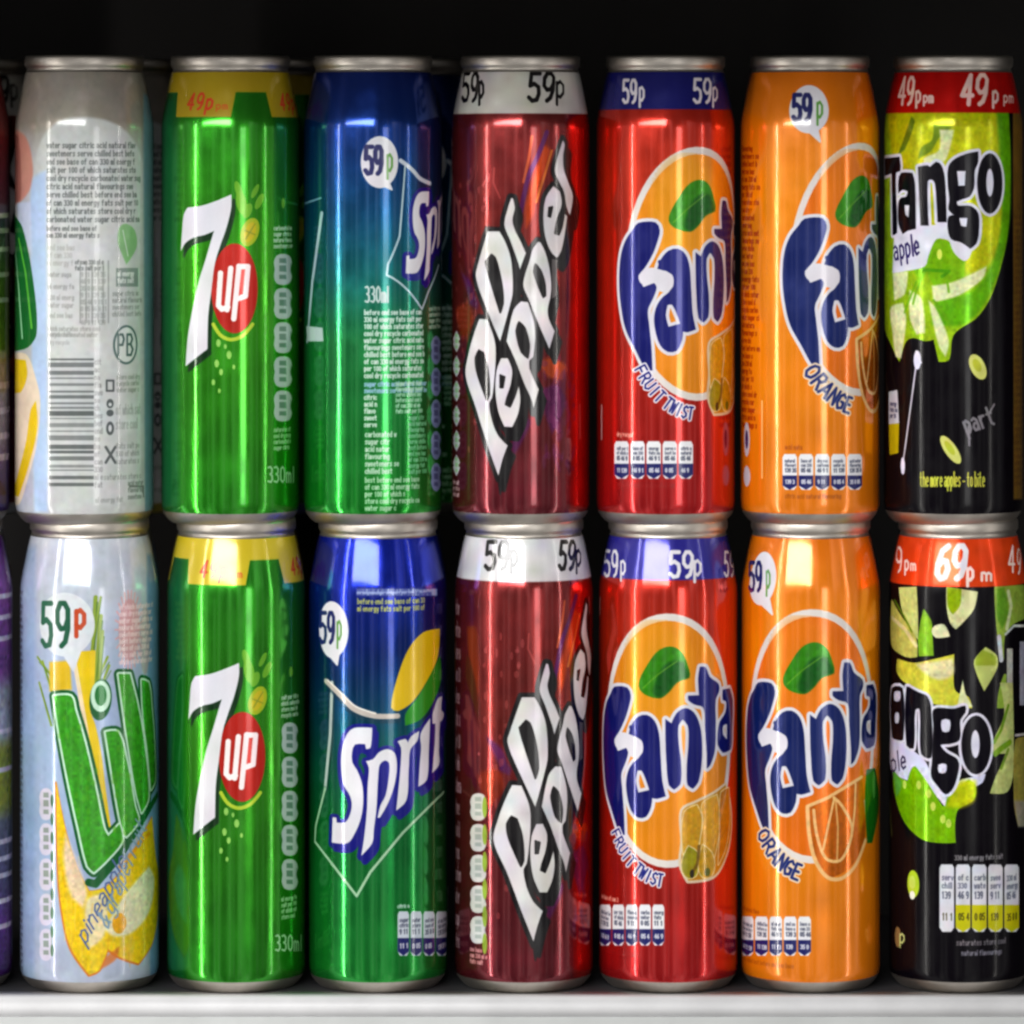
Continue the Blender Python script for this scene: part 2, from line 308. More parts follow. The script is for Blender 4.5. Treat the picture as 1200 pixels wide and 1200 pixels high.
# ------------------------------------------------------------------ lemon-lime can with the big seven
def art_seven(cx, row):
    a = Art(cx, row, (26, 150, 22), 1, seed=cx); dx = cx - 270; dy = 551 * row * -1 + 0
    o = (0 if row == 1 else 9, 0 if row == 1 else 549)
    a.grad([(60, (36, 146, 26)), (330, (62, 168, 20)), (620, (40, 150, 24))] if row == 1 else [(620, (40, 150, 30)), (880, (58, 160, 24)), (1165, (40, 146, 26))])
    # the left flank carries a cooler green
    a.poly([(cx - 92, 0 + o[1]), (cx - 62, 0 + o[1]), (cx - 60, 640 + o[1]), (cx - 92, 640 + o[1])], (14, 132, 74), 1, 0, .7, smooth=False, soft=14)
    a.rows(60 + o[1], 108 + o[1], ((172, 146, 18) if row == 1 else (208, 186, 34)), .2)  # shade painted into the upper can's yellow, glare into the lower one's
    for k in (-3, -2, -1, 0, 1, 2, 3):     # tabs of the price band
        x0 = cx + (-62 if row == 1 else -56)
        s0, h0 = a.sh([(x0, 120 + o[1])])[0]; h_top = a.sh([(cx, 100 + o[1])])[0][1]; h_bot = a.sh([(cx, 137 + o[1])])[0][1]
        s0 += k * 126; pts = np.array([(s0 - 4, h_top), (s0 + 84, h_top), (s0 + 76, h_bot), (s0 + 2, h_bot)])
        a.paint(a.cover([pts]), ((172, 146, 18) if row == 1 else (208, 186, 34)), .2)  # tabs repeat the band's painted shade and glare
        if abs(k) < 3:
            for i, ch in enumerate('49p'):
                for pl in FONT[ch]:
                    q = [(s0 + 18 + i * 13 + g[0] * 9 + g[1] * 3, h_bot + 9 + g[1] * 18) for g in pl]; a.line(q, 3.0, (206, 60, 26), .2, raw=True)
            for i, ch in enumerate('pm'):
                for pl in FONT[ch]: a.line([(s0 + 58 + i * 8 + g[0] * 6, h_bot + 9 + g[1] * 8) for g in pl], 1.6, (206, 90, 26), .2, raw=True)
    C = crop(190 + o[0], 200 + o[1], 5)
    seven = C(405,140, 320,176, 230,206, 150,216, 128,255, 118,350, 110,472, 135,425, 185,392, 250,376, 305,352, 290,400, 255,520, 215,650, 175,830, 150,980, 138,1145, 200,1095, 265,1045, 270,850, 290,690, 310,540, 340,440, 378,330, 405,215)
    SHARP[0] = .7
    a.poly(seven, (6, 52, 14), .5, 1.2, off=(3.5, 6)); a.poly(seven, WHITE, 0)
    # red disc
    x, y = C(425, 690)[0]; a.oval(x, y, 27.5, 52, (196, 30, 16), .55); 
    for q in (C(342,600, 330,790, 350,812, 385,800), C(402,572, 380,815), C(450,560, 420,868), C(450,562, 503,562, 488,735, 440,752)):
        a.line(q, 6.2, (250, 236, 236), 0)
    a.poly(seven, WHITE, 0); SHARP[0] = .25
    a.line(C(300,900, 340,962, 400,990, 470,968, 530,900), 4.2, (190, 214, 50), .3, smooth=True)
    for X, Y, rx, ry, rot in ((450,120,4,12,.3),(465,190,6,14,.2),(500,235,5,9,-.4),(545,120,3,9,-.5),(570,180,4,10,-.5),(710,190,3,6,0)):
        x, y = C(X, Y)[0]; a.oval(x, y, rx, ry, (120, 190, 40), .4, .9, rot)
    x, y = C(515, 360)[0]; a.oval(x, y, 10.5, 17, (170, 190, 20), .3, 1, -.35); a.oval(x, y, 6.5, 12, (206, 190, 20), .3, 1, -.35); a.line([(x - 5, y + 8), (x + 6, y - 10)], 1.4, (120, 140, 20)); a.line([(x - 6, y - 2), (x + 6, y + 3)], 1.4, (120, 140, 20))
    for X, Y, r in ((330,1010,2.6),(392,1080,2.8),(320,1130,2.6),(345,1180,2.2),(300,1240,2.0),(420,1150,1.6),(370,1030,1.6),(335,1290,1.6)):
        x, y = C(X, Y)[0]; a.oval(x, y, r, r * 1.7, (170, 225, 110), .2, .85)
    # nutrition column and capacity down the right flank
    xa, xb = (321, 341) if row == 1 else (cx + 53, cx + 71)
    a.micro(xa, 264 + o[1], xb + 2, 293 + o[1], 7, (190, 215, 190), .8, 4)
    column_pills(a, xa, xb + 1, 296 + o[1], 496 + o[1], 5, (176, 196, 184), (70, 110, 84))
    a.micro(xa, 500 + o[1], xb, 532 + o[1], 7, (160, 205, 160), .8, 3)
    a.text('330ml', xa - 7, 565 + o[1], 5.6, 18, (150, 205, 150), 2.2)
    a.micro(cx - 150, 180 + o[1], cx - 100, 560 + o[1], 8, (190, 225, 190), .7, 3)
    a.mottle(.03, 26, 3)
    return a

# ------------------------------------------------------------------ clear lemon-lime can, blue to green
C8 = crop(360, 820, 5); C7 = crop(340, 600, 3.3333)
SPR = [C8(380,165, 275,166, 235,200, 205,290, 200,400, 215,500, 250,560, 262,620, 245,690, 220,720, 172,720, 170,692, 150,690, 145,835, 235,840, 280,780, 315,690, 328,590, 320,490, 290,410, 265,370, 262,310, 280,262, 340,260, 345,288, 370,282),
       C8(345,360, 385,350, 420,310, 470,290, 510,310, 525,380, 515,480, 480,590, 425,690, 413,690, 430,620, 460,560, 480,440, 480,370, 455,355, 425,380, 415,460, 405,640, 390,760, 380,840, 318,912, 335,800, 350,650, 355,500, 362,400),
       C8(530,245, 575,230, 590,252, 610,215, 655,185, 645,240, 605,290, 595,400, 580,590, 522,648, 540,480, 550,350, 550,280),
       C8(665,200, 720,110, 712,300, 700,470, 652,508, 660,380, 668,280),
       C8(742,60, 768,-10, 790,-20, 785,60, 800,80, 790,120, 778,130, 772,300, 772,380, 733,428, 748,250, 752,140, 735,140, 735,90)]
def sprite_word(a):
    B = (20, 22, 138)
    a.word(SPR, [(B, .5, 5.5, (0, 1)), (B, .5, 4, (4, 7)), (WHITE, 0, 0.2, (0, 0))])
    # the word's last letter, round the side of the can
    x, y = 524, 855
    s0, h0 = a.sh([(x, y)])[0]
    a.line([(s0 + 14, h0), (s0 + 34, h0 + 14), (s0 + 32, h0 + 34), (s0 + 18, h0 + 38), (s0 + 10, h0 + 6), (s0 + 16, h0 - 30), (s0 + 34, h0 - 24)], 9, B, .5, raw=True)
    a.line([(s0 + 14, h0), (s0 + 34, h0 + 14), (s0 + 32, h0 + 34), (s0 + 18, h0 + 38), (s0 + 10, h0 + 6), (s0 + 16, h0 - 30), (s0 + 34, h0 - 24)], 5, WHITE, 0, raw=True)
def art_sprite(cx, row):
    a = Art(cx, row, (0, 120, 40), 1, seed=cx)
    if row == 0:
        a.grad([(600, (14, 40, 190)), (690, (14, 40, 170)), (760, (8, 44, 130)), (830, (6, 78, 118)), (900, (6, 108, 90)), (980, (20, 140, 62)), (1165, (30, 156, 54))])
    else:
        a.grad([(60, (10, 38, 130)), (160, (10, 56, 136)), (250, (10, 86, 134)), (330, (14, 116, 112)), (400, (36, 150, 78)), (600, (26, 156, 44))])
    if row == 0:
        sh = C8(140,0, 135,200, 105,520, 50,740, 45,830, 290,1150, 370,1010, 560,780, 730,610, 800,540)
        a.line([(391, 800), (389, 860), (383, 924)], 5, (10, 60, 60), .6, .6); a.line([(389, 800), (387, 860), (381, 924)], 4.6, (186, 200, 196), .3); a.line(sh[2:], 5.5, (20, 90, 60), .5, .5); a.line(sh[2:], 3.0, (166, 208, 166), .2)
        a.line([(382, 800), (400, 819), (415, 835), (439, 843), (466, 843)], 9, (20, 60, 80), .6, .7, smooth=True); a.line([(382, 798), (400, 816), (415, 831), (439, 839), (466, 839)], 6, (200, 190, 180), .3, smooth=True); a.line([(384, 797), (402, 814), (417, 828), (440, 836)], 2, (232, 224, 214), 0, smooth=True)
        a.poly(C7(450,790, 500,720, 545,640, 585,560, 590,650, 560,740, 510,810, 450,835), (40, 150, 30), .4)
        a.poly(C7(395,765, 415,660, 460,540, 520,470, 585,455, 578,560, 545,640, 480,740, 420,778), (226, 186, 8), .15)
        sprite_word(a)
        bubble(a, 389, 738, 23, 33, (395, 779), 7.5, fs=1.1)
        a.box(418, 690, 512, 698, (200, 214, 240), 0, .75); a.micro(418, 686, 505, 700, 7, (20, 30, 120), .6, 4, ragged=0)
        a.micro(419, 700, 497, 718, 8.5, (196, 196, 90), .85, 4, ragged=0)
        pills(a, 466, 1068, 526, 1120, 4, NAVY, base=(196, 204, 214)); a.micro(466, 1059, 480, 1068, 6, (200, 215, 210), .8)
    else:
        h1 = a.sh([(485, 272)])[0][1]; a.cx = 443; a.yb = BASE_Y; h0 = a.sh([(410, 920)])[0][1]; a.tf = (-56, h0, .70, 42, h1); sprite_word(a)
        a.line(C8(140,-60, 105,520, 50,740, 45,830, 290,1150, 370,1010, 560,780), 2.4, (190, 215, 225), .3)
        a.line([(382, 798), (400, 816), (415, 831), (439, 839)], 5, (205, 215, 230), .2, smooth=True)
        a.tf = None; a.cx = cx; a.yb = BASE_Y - PITCH
        bubble(a, 445, 190, 22, 30, (459, 222), 9, fs=1.15)
        # ghost of the other logo at the left flank
        a.line([(377, 250), (366, 330), (360, 400)], 5, (170, 195, 205), .3); a.poly([(359, 382), (378, 384), (379, 400), (360, 400)], (176, 200, 196), .2); a.line([(353, 240), (376, 232)], 2, (120, 170, 190), .4)
        a.text('330ml', 428, 354, 5, 18, (190, 206, 202), 2.2); 
        a.micro(427, 362, 498, 446, 8.2, (206, 222, 212), .95, 3.4, .92, ragged=.06)
        a.micro(427, 446, 500, 462, 7.6, (150, 190, 220), .9, 3.4, .9)
        a.micro(464, 446, 496, 486, 6.5, (180, 220, 190), .8, 3.2)
        a.micro(427, 462, 442, 505, 8, (200, 220, 205), .95, 5)
        a.micro(428, 505, 468, 556, 8.6, (196, 220, 200), .9, 4, .95, ragged=.45)
        a.micro(428, 558, 496, 596, 8.2, (180, 216, 180), .85, 3.5, .9, ragged=.5)
        a.micro(479, 486, 500, 560, 7, (130, 190, 150), .7, 3)
        column_pills(a, 505, 517, 392, 578, 5, (120, 132, 176), (60, 66, 110)); a.micro(503, 358, 517, 390, 7, (180, 200, 180), .8)
    a.mottle(.03, 26, 4)
    return a

# ------------------------------------------------------------------ dark red cola can
A_ = crop(530, 150, 6); B_ = crop(530, 350, 4.8)
PEP = [
 [A_(245,720, 335,720, 375,790, 415,900, 430,1020, 432,1150) + B_(340,0, 300,150, 270,255, 165,0) + A_(160,1040, 175,960, 205,850),
  A_(275,890, 235,940, 250,1010, 300,1180) + B_(270,78, 285,30) + A_(352,1130, 330,1010, 300,910)],
 [A_(410,485, 385,560, 360,680, 400,790, 440,900, 460,960, 475,1022, 495,960, 525,880, 490,800, 450,720, 430,650, 447,560, 432,490)],
 [B_(150,108, 120,190, 90,300, 72,430, 130,620, 185,800, 230,930, 262,1015, 290,900, 318,825, 265,770, 230,690, 213,590, 228,560, 242,450, 250,300, 240,220, 200,112),
  B_(150,290, 130,330, 140,420, 195,570, 208,540, 200,400, 175,305)],
 [B_(272,330, 315,330, 342,400, 332,490, 308,560, 300,595, 325,608, 352,545, 375,468, 388,560, 375,650, 340,728, 290,725, 255,640, 238,520, 245,400),
  B_(270,430, 295,440, 285,500, 270,500)],
 [B_(385,10, 340,60, 300,240, 350,350, 400,480, 440,570, 456,642, 492,510, 440,392, 440,350, 460,330, 472,220, 465,130, 430,15),
  B_(375,132, 360,180, 390,300, 425,332, 432,260, 405,160)],
 [[(630, 282), (623, 292), (620, 303), (612, 333), (618, 350), (630, 380), (644, 412), (651, 388), (644, 373), (643, 362), (646, 348), (647, 335), (645, 315), (640, 295), (634, 283)],
  A_(585,958, 575,1010, 610,1120, 640,1190, 655,1178, 650,1090, 620,1000)],
 [A_(710,400, 760,440, 775,510, 770,560, 740,640, 722,740, 750,750, 770,700, 790,590, 812,620, 800,720, 770,870, 740,920, 700,890, 660,810, 640,720, 635,600, 655,480),
  A_(680,560, 705,555, 690,625, 675,620)],
 [A_(775,75, 745,170, 715,300, 745,380, 780,450, 800,560, 828,628, 852,480, 820,380, 790,290, 785,200, 795,110)]]
def art_pepper(cx, row):
    a = Art(cx, row, (150, 22, 26), 1, seed=cx); oy = 0 if row == 1 else 549
    a.grad([(70 + oy, (136, 42, 44)), (300 + oy, (142, 44, 40)), (420 + oy, (124, 36, 40)), (600 + oy, (116, 34, 44))])
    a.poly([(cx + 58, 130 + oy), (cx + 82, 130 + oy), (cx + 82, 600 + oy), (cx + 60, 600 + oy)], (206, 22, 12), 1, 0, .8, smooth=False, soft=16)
    keep = (a.cx, a.yb, a.ds)
    if row == 0: a.cx, a.yb, a.ds = 610, BASE_Y - PITCH, 37; a.dy = -3
    # orange and violet flare behind the word
    a.poly(A_(640,120, 690,150, 640,330, 590,480, 560,620, 520,700, 510,560, 560,400, 600,260), (222, 76, 20), .9, 0, .9, soft=5)
    a.line(A_(665,30, 600,200, 540,330, 505,470, 480,600), 5.5, (92, 28, 104), .7, .85, smooth=True); a.line(A_(700,160, 650,330, 590,520), 3, (240, 130, 50), .8, .8, smooth=True)
    a.line(A_(560,60, 540,200, 500,380), 3, (232, 110, 60), .8, .7, smooth=True)
    for p in (B_(400,640, 440,700, 350,880, 330,830), B_(505,520, 590,480, 640,560, 600,700, 560,760, 520,640), B_(90,30, 140,60, 150,20, 120,-20), A_(60,1010, 130,1080, 160,1180, 130,1240)):
        a.poly(p, (88, 26, 100), .7, 0, .7, soft=4)
    a.poly(B_(480,360, 560,330, 640,380, 620,460, 540,440), (214, 84, 30), .8, 0, .8, soft=5); a.poly(B_(20,60, 90,20, 120,120, 60,240), (190, 60, 24), .9, 0, .7, soft=5)
    r = np.random.RandomState(7)
    for _ in range(46):
        x, y = 535 + r.rand() * 40, 200 + r.rand() * 330; a.oval(x, y, 1.2 + r.rand() * 1.6, 2.5 + r.rand() * 3, (196, 88, 88), .5, .4)
        x, y = 636 + r.rand() * 38, 420 + r.rand() * 130; a.oval(x, y, 1.5 + r.rand() * 3, 3 + r.rand() * 7, (120, 40, 96), .7, .45, r.rand() - .5)
    K = (12, 8, 10); SHARP[0] = .80
    for sp in PEP:
        a.poly(sp[0], K, 0, 4.4); a.poly(sp[0], K, 0, 2.5, off=(6, 13)); 
    a.poly(A_(700,920, 740,930, 735,1010, 735,1180, 700,1200), (90, 84, 84), .3)
    for sp in PEP: a.poly(sp, (216, 211, 214), 0, -1.1)
    a.poly(B_(262,1018, 290,900, 318,825, 330,860, 300,980, 270,1100), K, 0, 1)
    SHARP[0] = .25
    a.line([(579, 197), (578, 214), (586, 232)], 2, (196, 80, 76), .6, .6)
    a.cx, a.yb, a.ds = keep; a.dy = 0
    a.rows(60 + oy, 133 + oy, (206, 200, 192) if row == 1 else (218, 214, 216), 0.1)
    if row == 1: xs = (541, 619)
    else: xs = (568, 655)
    for i, x in enumerate(xs):
        w = (8, 13) [i] if row == 1 else (12, 8)[i]
        for d in (0, ): a.text('59', x, 118 + oy, w, 32, K, 5.2, gap=.28, slant=.06)
        a.text('p', x + w * 2.5, 114 + oy, w * .75, 28, K, 3.8)
    # nutrition column on the left flank
    if row == 1: column_pills(a, cx - 79, cx - 71, 386, 560, 6, (176, 176, 180), (120, 176, 110)); a.micro(cx - 79, 562, cx - 71, 585, 7, (200, 180, 180))
    else:
        column_pills(a, cx - 63, cx - 44, 928, 1108, 5, (206, 204, 196), (150, 160, 150)); a.micro(cx - 63, 1110, cx - 44, 1132, 7, (214, 150, 150), .8)
        for i in range(6): a.oval(cx - 46, 946 + i * 32, 3.4, 12, (142, 176, 40), 0, .9)
        a.micro(cx - 80, 700, cx - 74, 1120, 26, (200, 190, 200), .7, 3)
    a.mottle(.05, 14, 5); a.mottle(.04, 40, 6)
    return a

# ------------------------------------------------------------------ orange drink cans (red and orange)
FL = [
 [[(720,805),(735,806),(739,815),(737,827),(732,843),(725,858),(720,866),(721,874),(725,880),(733,876),(736,881),(733,893),(728,907),(729,925),(731,950),(732,978),(727,978),(718,953),(711,928),(708,900),(707,870),(708,840),(711,823),(716,812)]],
 [[(737,860),(740,850),(748,840),(758,838),(767,845),(772,860),(774,887),(776,915),(780,933),(770,936),(764,935),(763,945),(757,957),(748,958),(740,950),(735,932),(734,915),(737,902),(743,893),(749,888),(752,876),(747,864),(742,862)],
  [(747,903),(752,903),(759,919),(761,926),(748,929),(745,915)]],
 [[(780,843),(787,848),(793,836),(803,830),(813,835),(820,850),(822.5,870),(822,895),(818,917),(812,924),(806,920),(805,900),(807,870),(806,850),(800,843),(795,850),(795,870),(798,895),(797,919),(790,925),(784,920),(781,890),(780,860)]],
 [crop(700,720,6)(722,370, 760,372, 790,440, 852,490, 855,540, 832,600, 832,800, 825,960, 792,1062, 770,1082, 770,980, 757,800, 745,655, 680,632, 640,602, 640,572, 716,570, 710,450)],
 [crop(700,720,6)(882,530, 930,520, 952,600, 948,800, 935,950, 882,972, 848,915, 856,770, 900,690, 905,610, 882,600), crop(700,720,6)(885,780, 912,770, 912,880, 885,850)]]
def art_fanta(cx, row, red):
    base = (190, 28, 14) if red else (250, 134, 8)
    a = Art(cx, row, base, .8 if red else .45, seed=cx); oy = 0 if row == 1 else 552
    if red: a.grad([(80 + oy, (200, 36, 26)), (200 + oy, (206, 48, 20)), (430 + oy, (206, 38, 22)), (600 + oy, (186, 24, 28))], .85)
    else: a.grad([(70 + oy, (236, 118, 8)), (200 + oy, (250, 142, 6)), (450 + oy, (248, 138, 6)), (600 + oy, (240, 128, 10))], .4)
    dark = (206, 88, 8) if not red else (150, 10, 10)
    keep = (a.cx, a.yb)
    # the logo is laid out once, then turned round the can
    a.cx, a.yb = 783, BASE_Y
    a.ds = {(0, 1): 0, (1, 1): 39, (0, 0): 0, (1, 0): 63}[(row, int(red))]; a.dy = (0 if red else -5) + (2 if row else 0)
    a.oval(783, 868, 90, 147, (218, 210, 204), 0); a.oval(783, 868, 82.5, 138.5, (246, 146, 14) if red else (244, 118, 6), .45)
    a.oval(770, 800, 44, 70, (250, 166, 22) if red else (250, 134, 10), .45, .7, 0, 0, 22)
    F4 = crop(700, 720, 6); F5 = crop(700, 920, 6)
    a.poly(F4(290,480, 330,390, 420,262, 510,225, 590,260, 640,370, 648,440, 560,480, 500,550, 440,590, 350,572, 298,530), (52, 142, 10), .5)
    a.poly(F4(440,400, 500,340, 580,330, 635,400, 645,444, 560,478, 500,545, 440,586, 395,560, 400,510), (14, 92, 22), .5, 0, .9, soft=4)
    a.line(F4(320,520, 430,420, 560,330), 1.6, (110, 170, 40), .3, .7, smooth=True)
    W = (216, 213, 221)
    if red:   # banana-like slice with pale edge
        fr = F5(600,180, 690,128, 820,62, 900,0, 930,120, 940,300, 905,490, 815,640, 640,672, 590,560, 602,400)
        a.poly(fr, (222, 200, 168), .1, 3.2); a.poly(fr, (200, 136, 16), .3)
        for w_, c_ in ((F5(612,190, 700,140, 735,230, 715,400, 690,520, 640,560, 602,470), (208, 150, 20)), (F5(740,130, 840,70, 860,200, 850,380, 800,560, 740,600, 720,450, 745,260), (214, 152, 12)), (F5(870,50, 925,20, 930,250, 900,450, 850,560, 860,350), (196, 120, 12))):
            a.poly(w_, (232, 206, 150), 0, 1.2); a.poly(w_, c_, .2)
        for w_, c_ in ((F5(640,430, 700,470, 715,560, 690,640, 640,655, 600,610, 600,520), (156, 144, 14)), (F5(740,420, 800,470, 825,560, 800,640, 745,650, 715,600, 720,500), (196, 150, 14))):
            a.poly(w_, (232, 206, 150), 0, 1.2); a.poly(w_, c_, .2)
        a.line(F5(715,430, 700,560, 665,620), 4, (110, 76, 10), .1, .8, smooth=True); a.texture(fr, .14, 3, 4)
        a.oval(811, 1024, 2.8, 5, (40, 30, 10)); a.oval(829, 1022, 4, 5, (90, 96, 10))
    else:     # half orange drawn in pale outline
        G = crop(698, 905, 5.453); Wc = (240, 188, 120)
        a.poly(G(430,250, 560,190, 780,60, 800,460, 700,640, 560,710, 470,580, 430,400), (228, 112, 10), .8)
        a.line(G(430,245, 560,190, 780,58), 4, Wc, .1); a.line(G(430,250, 440,420, 480,590, 560,700, 650,705, 740,620, 805,460), 4.5, Wc, .1, smooth=True)
        a.line(G(470,270, 490,430, 550,580, 640,590, 700,480, 715,370, 650,240, 600,190), 3.6, Wc, .1, smooth=True)
        a.line(G(600,200, 560,380, 530,520), 2.6, Wc, .1); a.line(G(610,200, 625,380, 620,580), 2.4, Wc, .1, .8); a.line(G(740,100, 735,260, 720,400), 2.6, Wc, .1)
        a.poly(G(810,10, 870,0, 895,150, 890,300, 850,480, 815,480, 800,200), (24, 110, 22), .4); a.oval(856, 925, 4, 16, (110, 180, 90), .2, .6)
    if not red: a.texture(G(430,250, 560,190, 780,60, 800,460, 700,640, 560,710, 470,580, 430,400), .10, 3, 4)
    a.texture(F4(290,480, 330,390, 420,262, 510,225, 590,260, 640,370, 648,440, 560,480, 500,550, 440,590, 350,572, 298,530), .16, 4, 2)
    B = (18, 24, 116) if red else (14, 34, 104)
    a.word(FL, [(W, 0, 4.2, (0, 0)), (B, .55, 0.2, (0, 0))])
    a.poly([(722, 868), (729, 858), (740, 862), (752, 868), (753, 882), (746, 888), (738, 886), (735, 876), (724, 880)], W, 0)   # the white notch between the first letters
    for p in ((739, 852, 741, 859),): a.line([(p[0], p[1]), (p[2], p[3])], 4, B, .5)
    # flavour name along the foot of the roundel
    txt = 'FRUIT TWIST' if red else 'ORANGE'
    s0, h0 = a.sh([(783, 868)])[0]; cur = 0.0; st = []
    wd, ht = (8.0, 14) if red else (11.5, 18)
    for ch in txt:
        for pl in FONT.get(ch, []):
            q = []
            for gx, gy in pl:
                t = math.radians(-49 if red else -46) + (cur + gx * wd) / 132.0; A_r, B_r = 101, 169
                tx, ty = A_r * math.cos(t), B_r * math.sin(t); ln = math.hypot(tx, ty); q.append((s0 + A_r * math.sin(t) - ty / ln * gy * ht, h0 - B_r * math.cos(t) + tx / ln * gy * ht))
            st.append(q)
        cur += wd * (1.25 if ch != ' ' else .6)
    for q in st: a.line(q, 5.6 if red else 7.5, (232, 226, 232) if red else (232, 206, 176), 0, raw=True)
    for q in st: a.line(q, 2.3 if red else 3.4, B, 0, raw=True)
    # daily-intake pills
    px0, px1, py0, py1 = (700, 780, 1060, 1108) if red else (696, 778, 1078, 1124)
    a.cx, a.yb = keep; a.ds = 0; a.dy = 0
    if row == 1: P = (720, 814, 517, 561) if red else (917, 1012, 532, 574)
    else: P = (702, 780, 1060, 1108) if red else (868, 952, 1074, 1120)
    pills(a, *P[:1], P[2], P[1], P[3], 5, NAVY)
    a.micro(P[0] + 3, P[2] - 11, P[0] + 24, P[2] - 3, 7, (250, 190, 170) if red else (160, 70, 10), .7)
    a.micro(P[0] + 3, P[3] + 4, P[1] - 20, P[3] + 11, 7, (120, 10, 10) if red else (150, 70, 10), .6)
    if red:
        a.rows(60 + oy, 128 + oy, (26, 28, 116) if row == 1 else (46, 42, 150), .5)
        if row == 1: a.text('59', 730, 120, 7, 26, (226, 220, 224), 4); a.text('p', 749, 118, 6, 24, (226, 220, 224), 3); a.text('59', 813, 120, 9, 27, (226, 220, 224), 4); a.text('p', 835, 118, 6, 24, (226, 220, 224), 3)
        else: a.text('59', 708, 675, 7, 29, WHITE, 4); a.text('p', 727, 673, 6, 24, WHITE, 3); a.text('59', 785, 676, 12, 29, WHITE, 4.6); a.text('p', 813, 674, 9, 26, WHITE, 3.6); a.text('59', 849, 675, 5, 28, WHITE, 3.5)
        a.line([(705, 475), (705, 515)] if row == 1 else [(703, 700), (703, 720)], 2, (220, 200, 200))
    else:
        if row == 1:
            bubble(a, 948, 128, 24, 28, (961, 166), 9.5, fs=1.15); a.poly([(950, 160), (975, 150), (960, 172)], (240, 130, 30), .5, 0, .0)
            a.micro(cx - 79, 170, cx - 58, 500, 9, (140, 34, 6), .9, 6.5, .85, ragged=.4)
            a.oval(cx - 74, 515, 8, 20, (200, 196, 206)); a.oval(cx - 74, 515, 4, 11, NAVY); a.oval(cx - 74, 558, 9, 12, (200, 200, 212)); a.line([(cx - 56, 470), (cx - 56, 560)], 2, (246, 190, 120))
        else: bubble(a, 892, 678, 23, 31, (905, 720), 6.5, fs=1.1)
    a.mottle(.025, 22, 6)
    return a

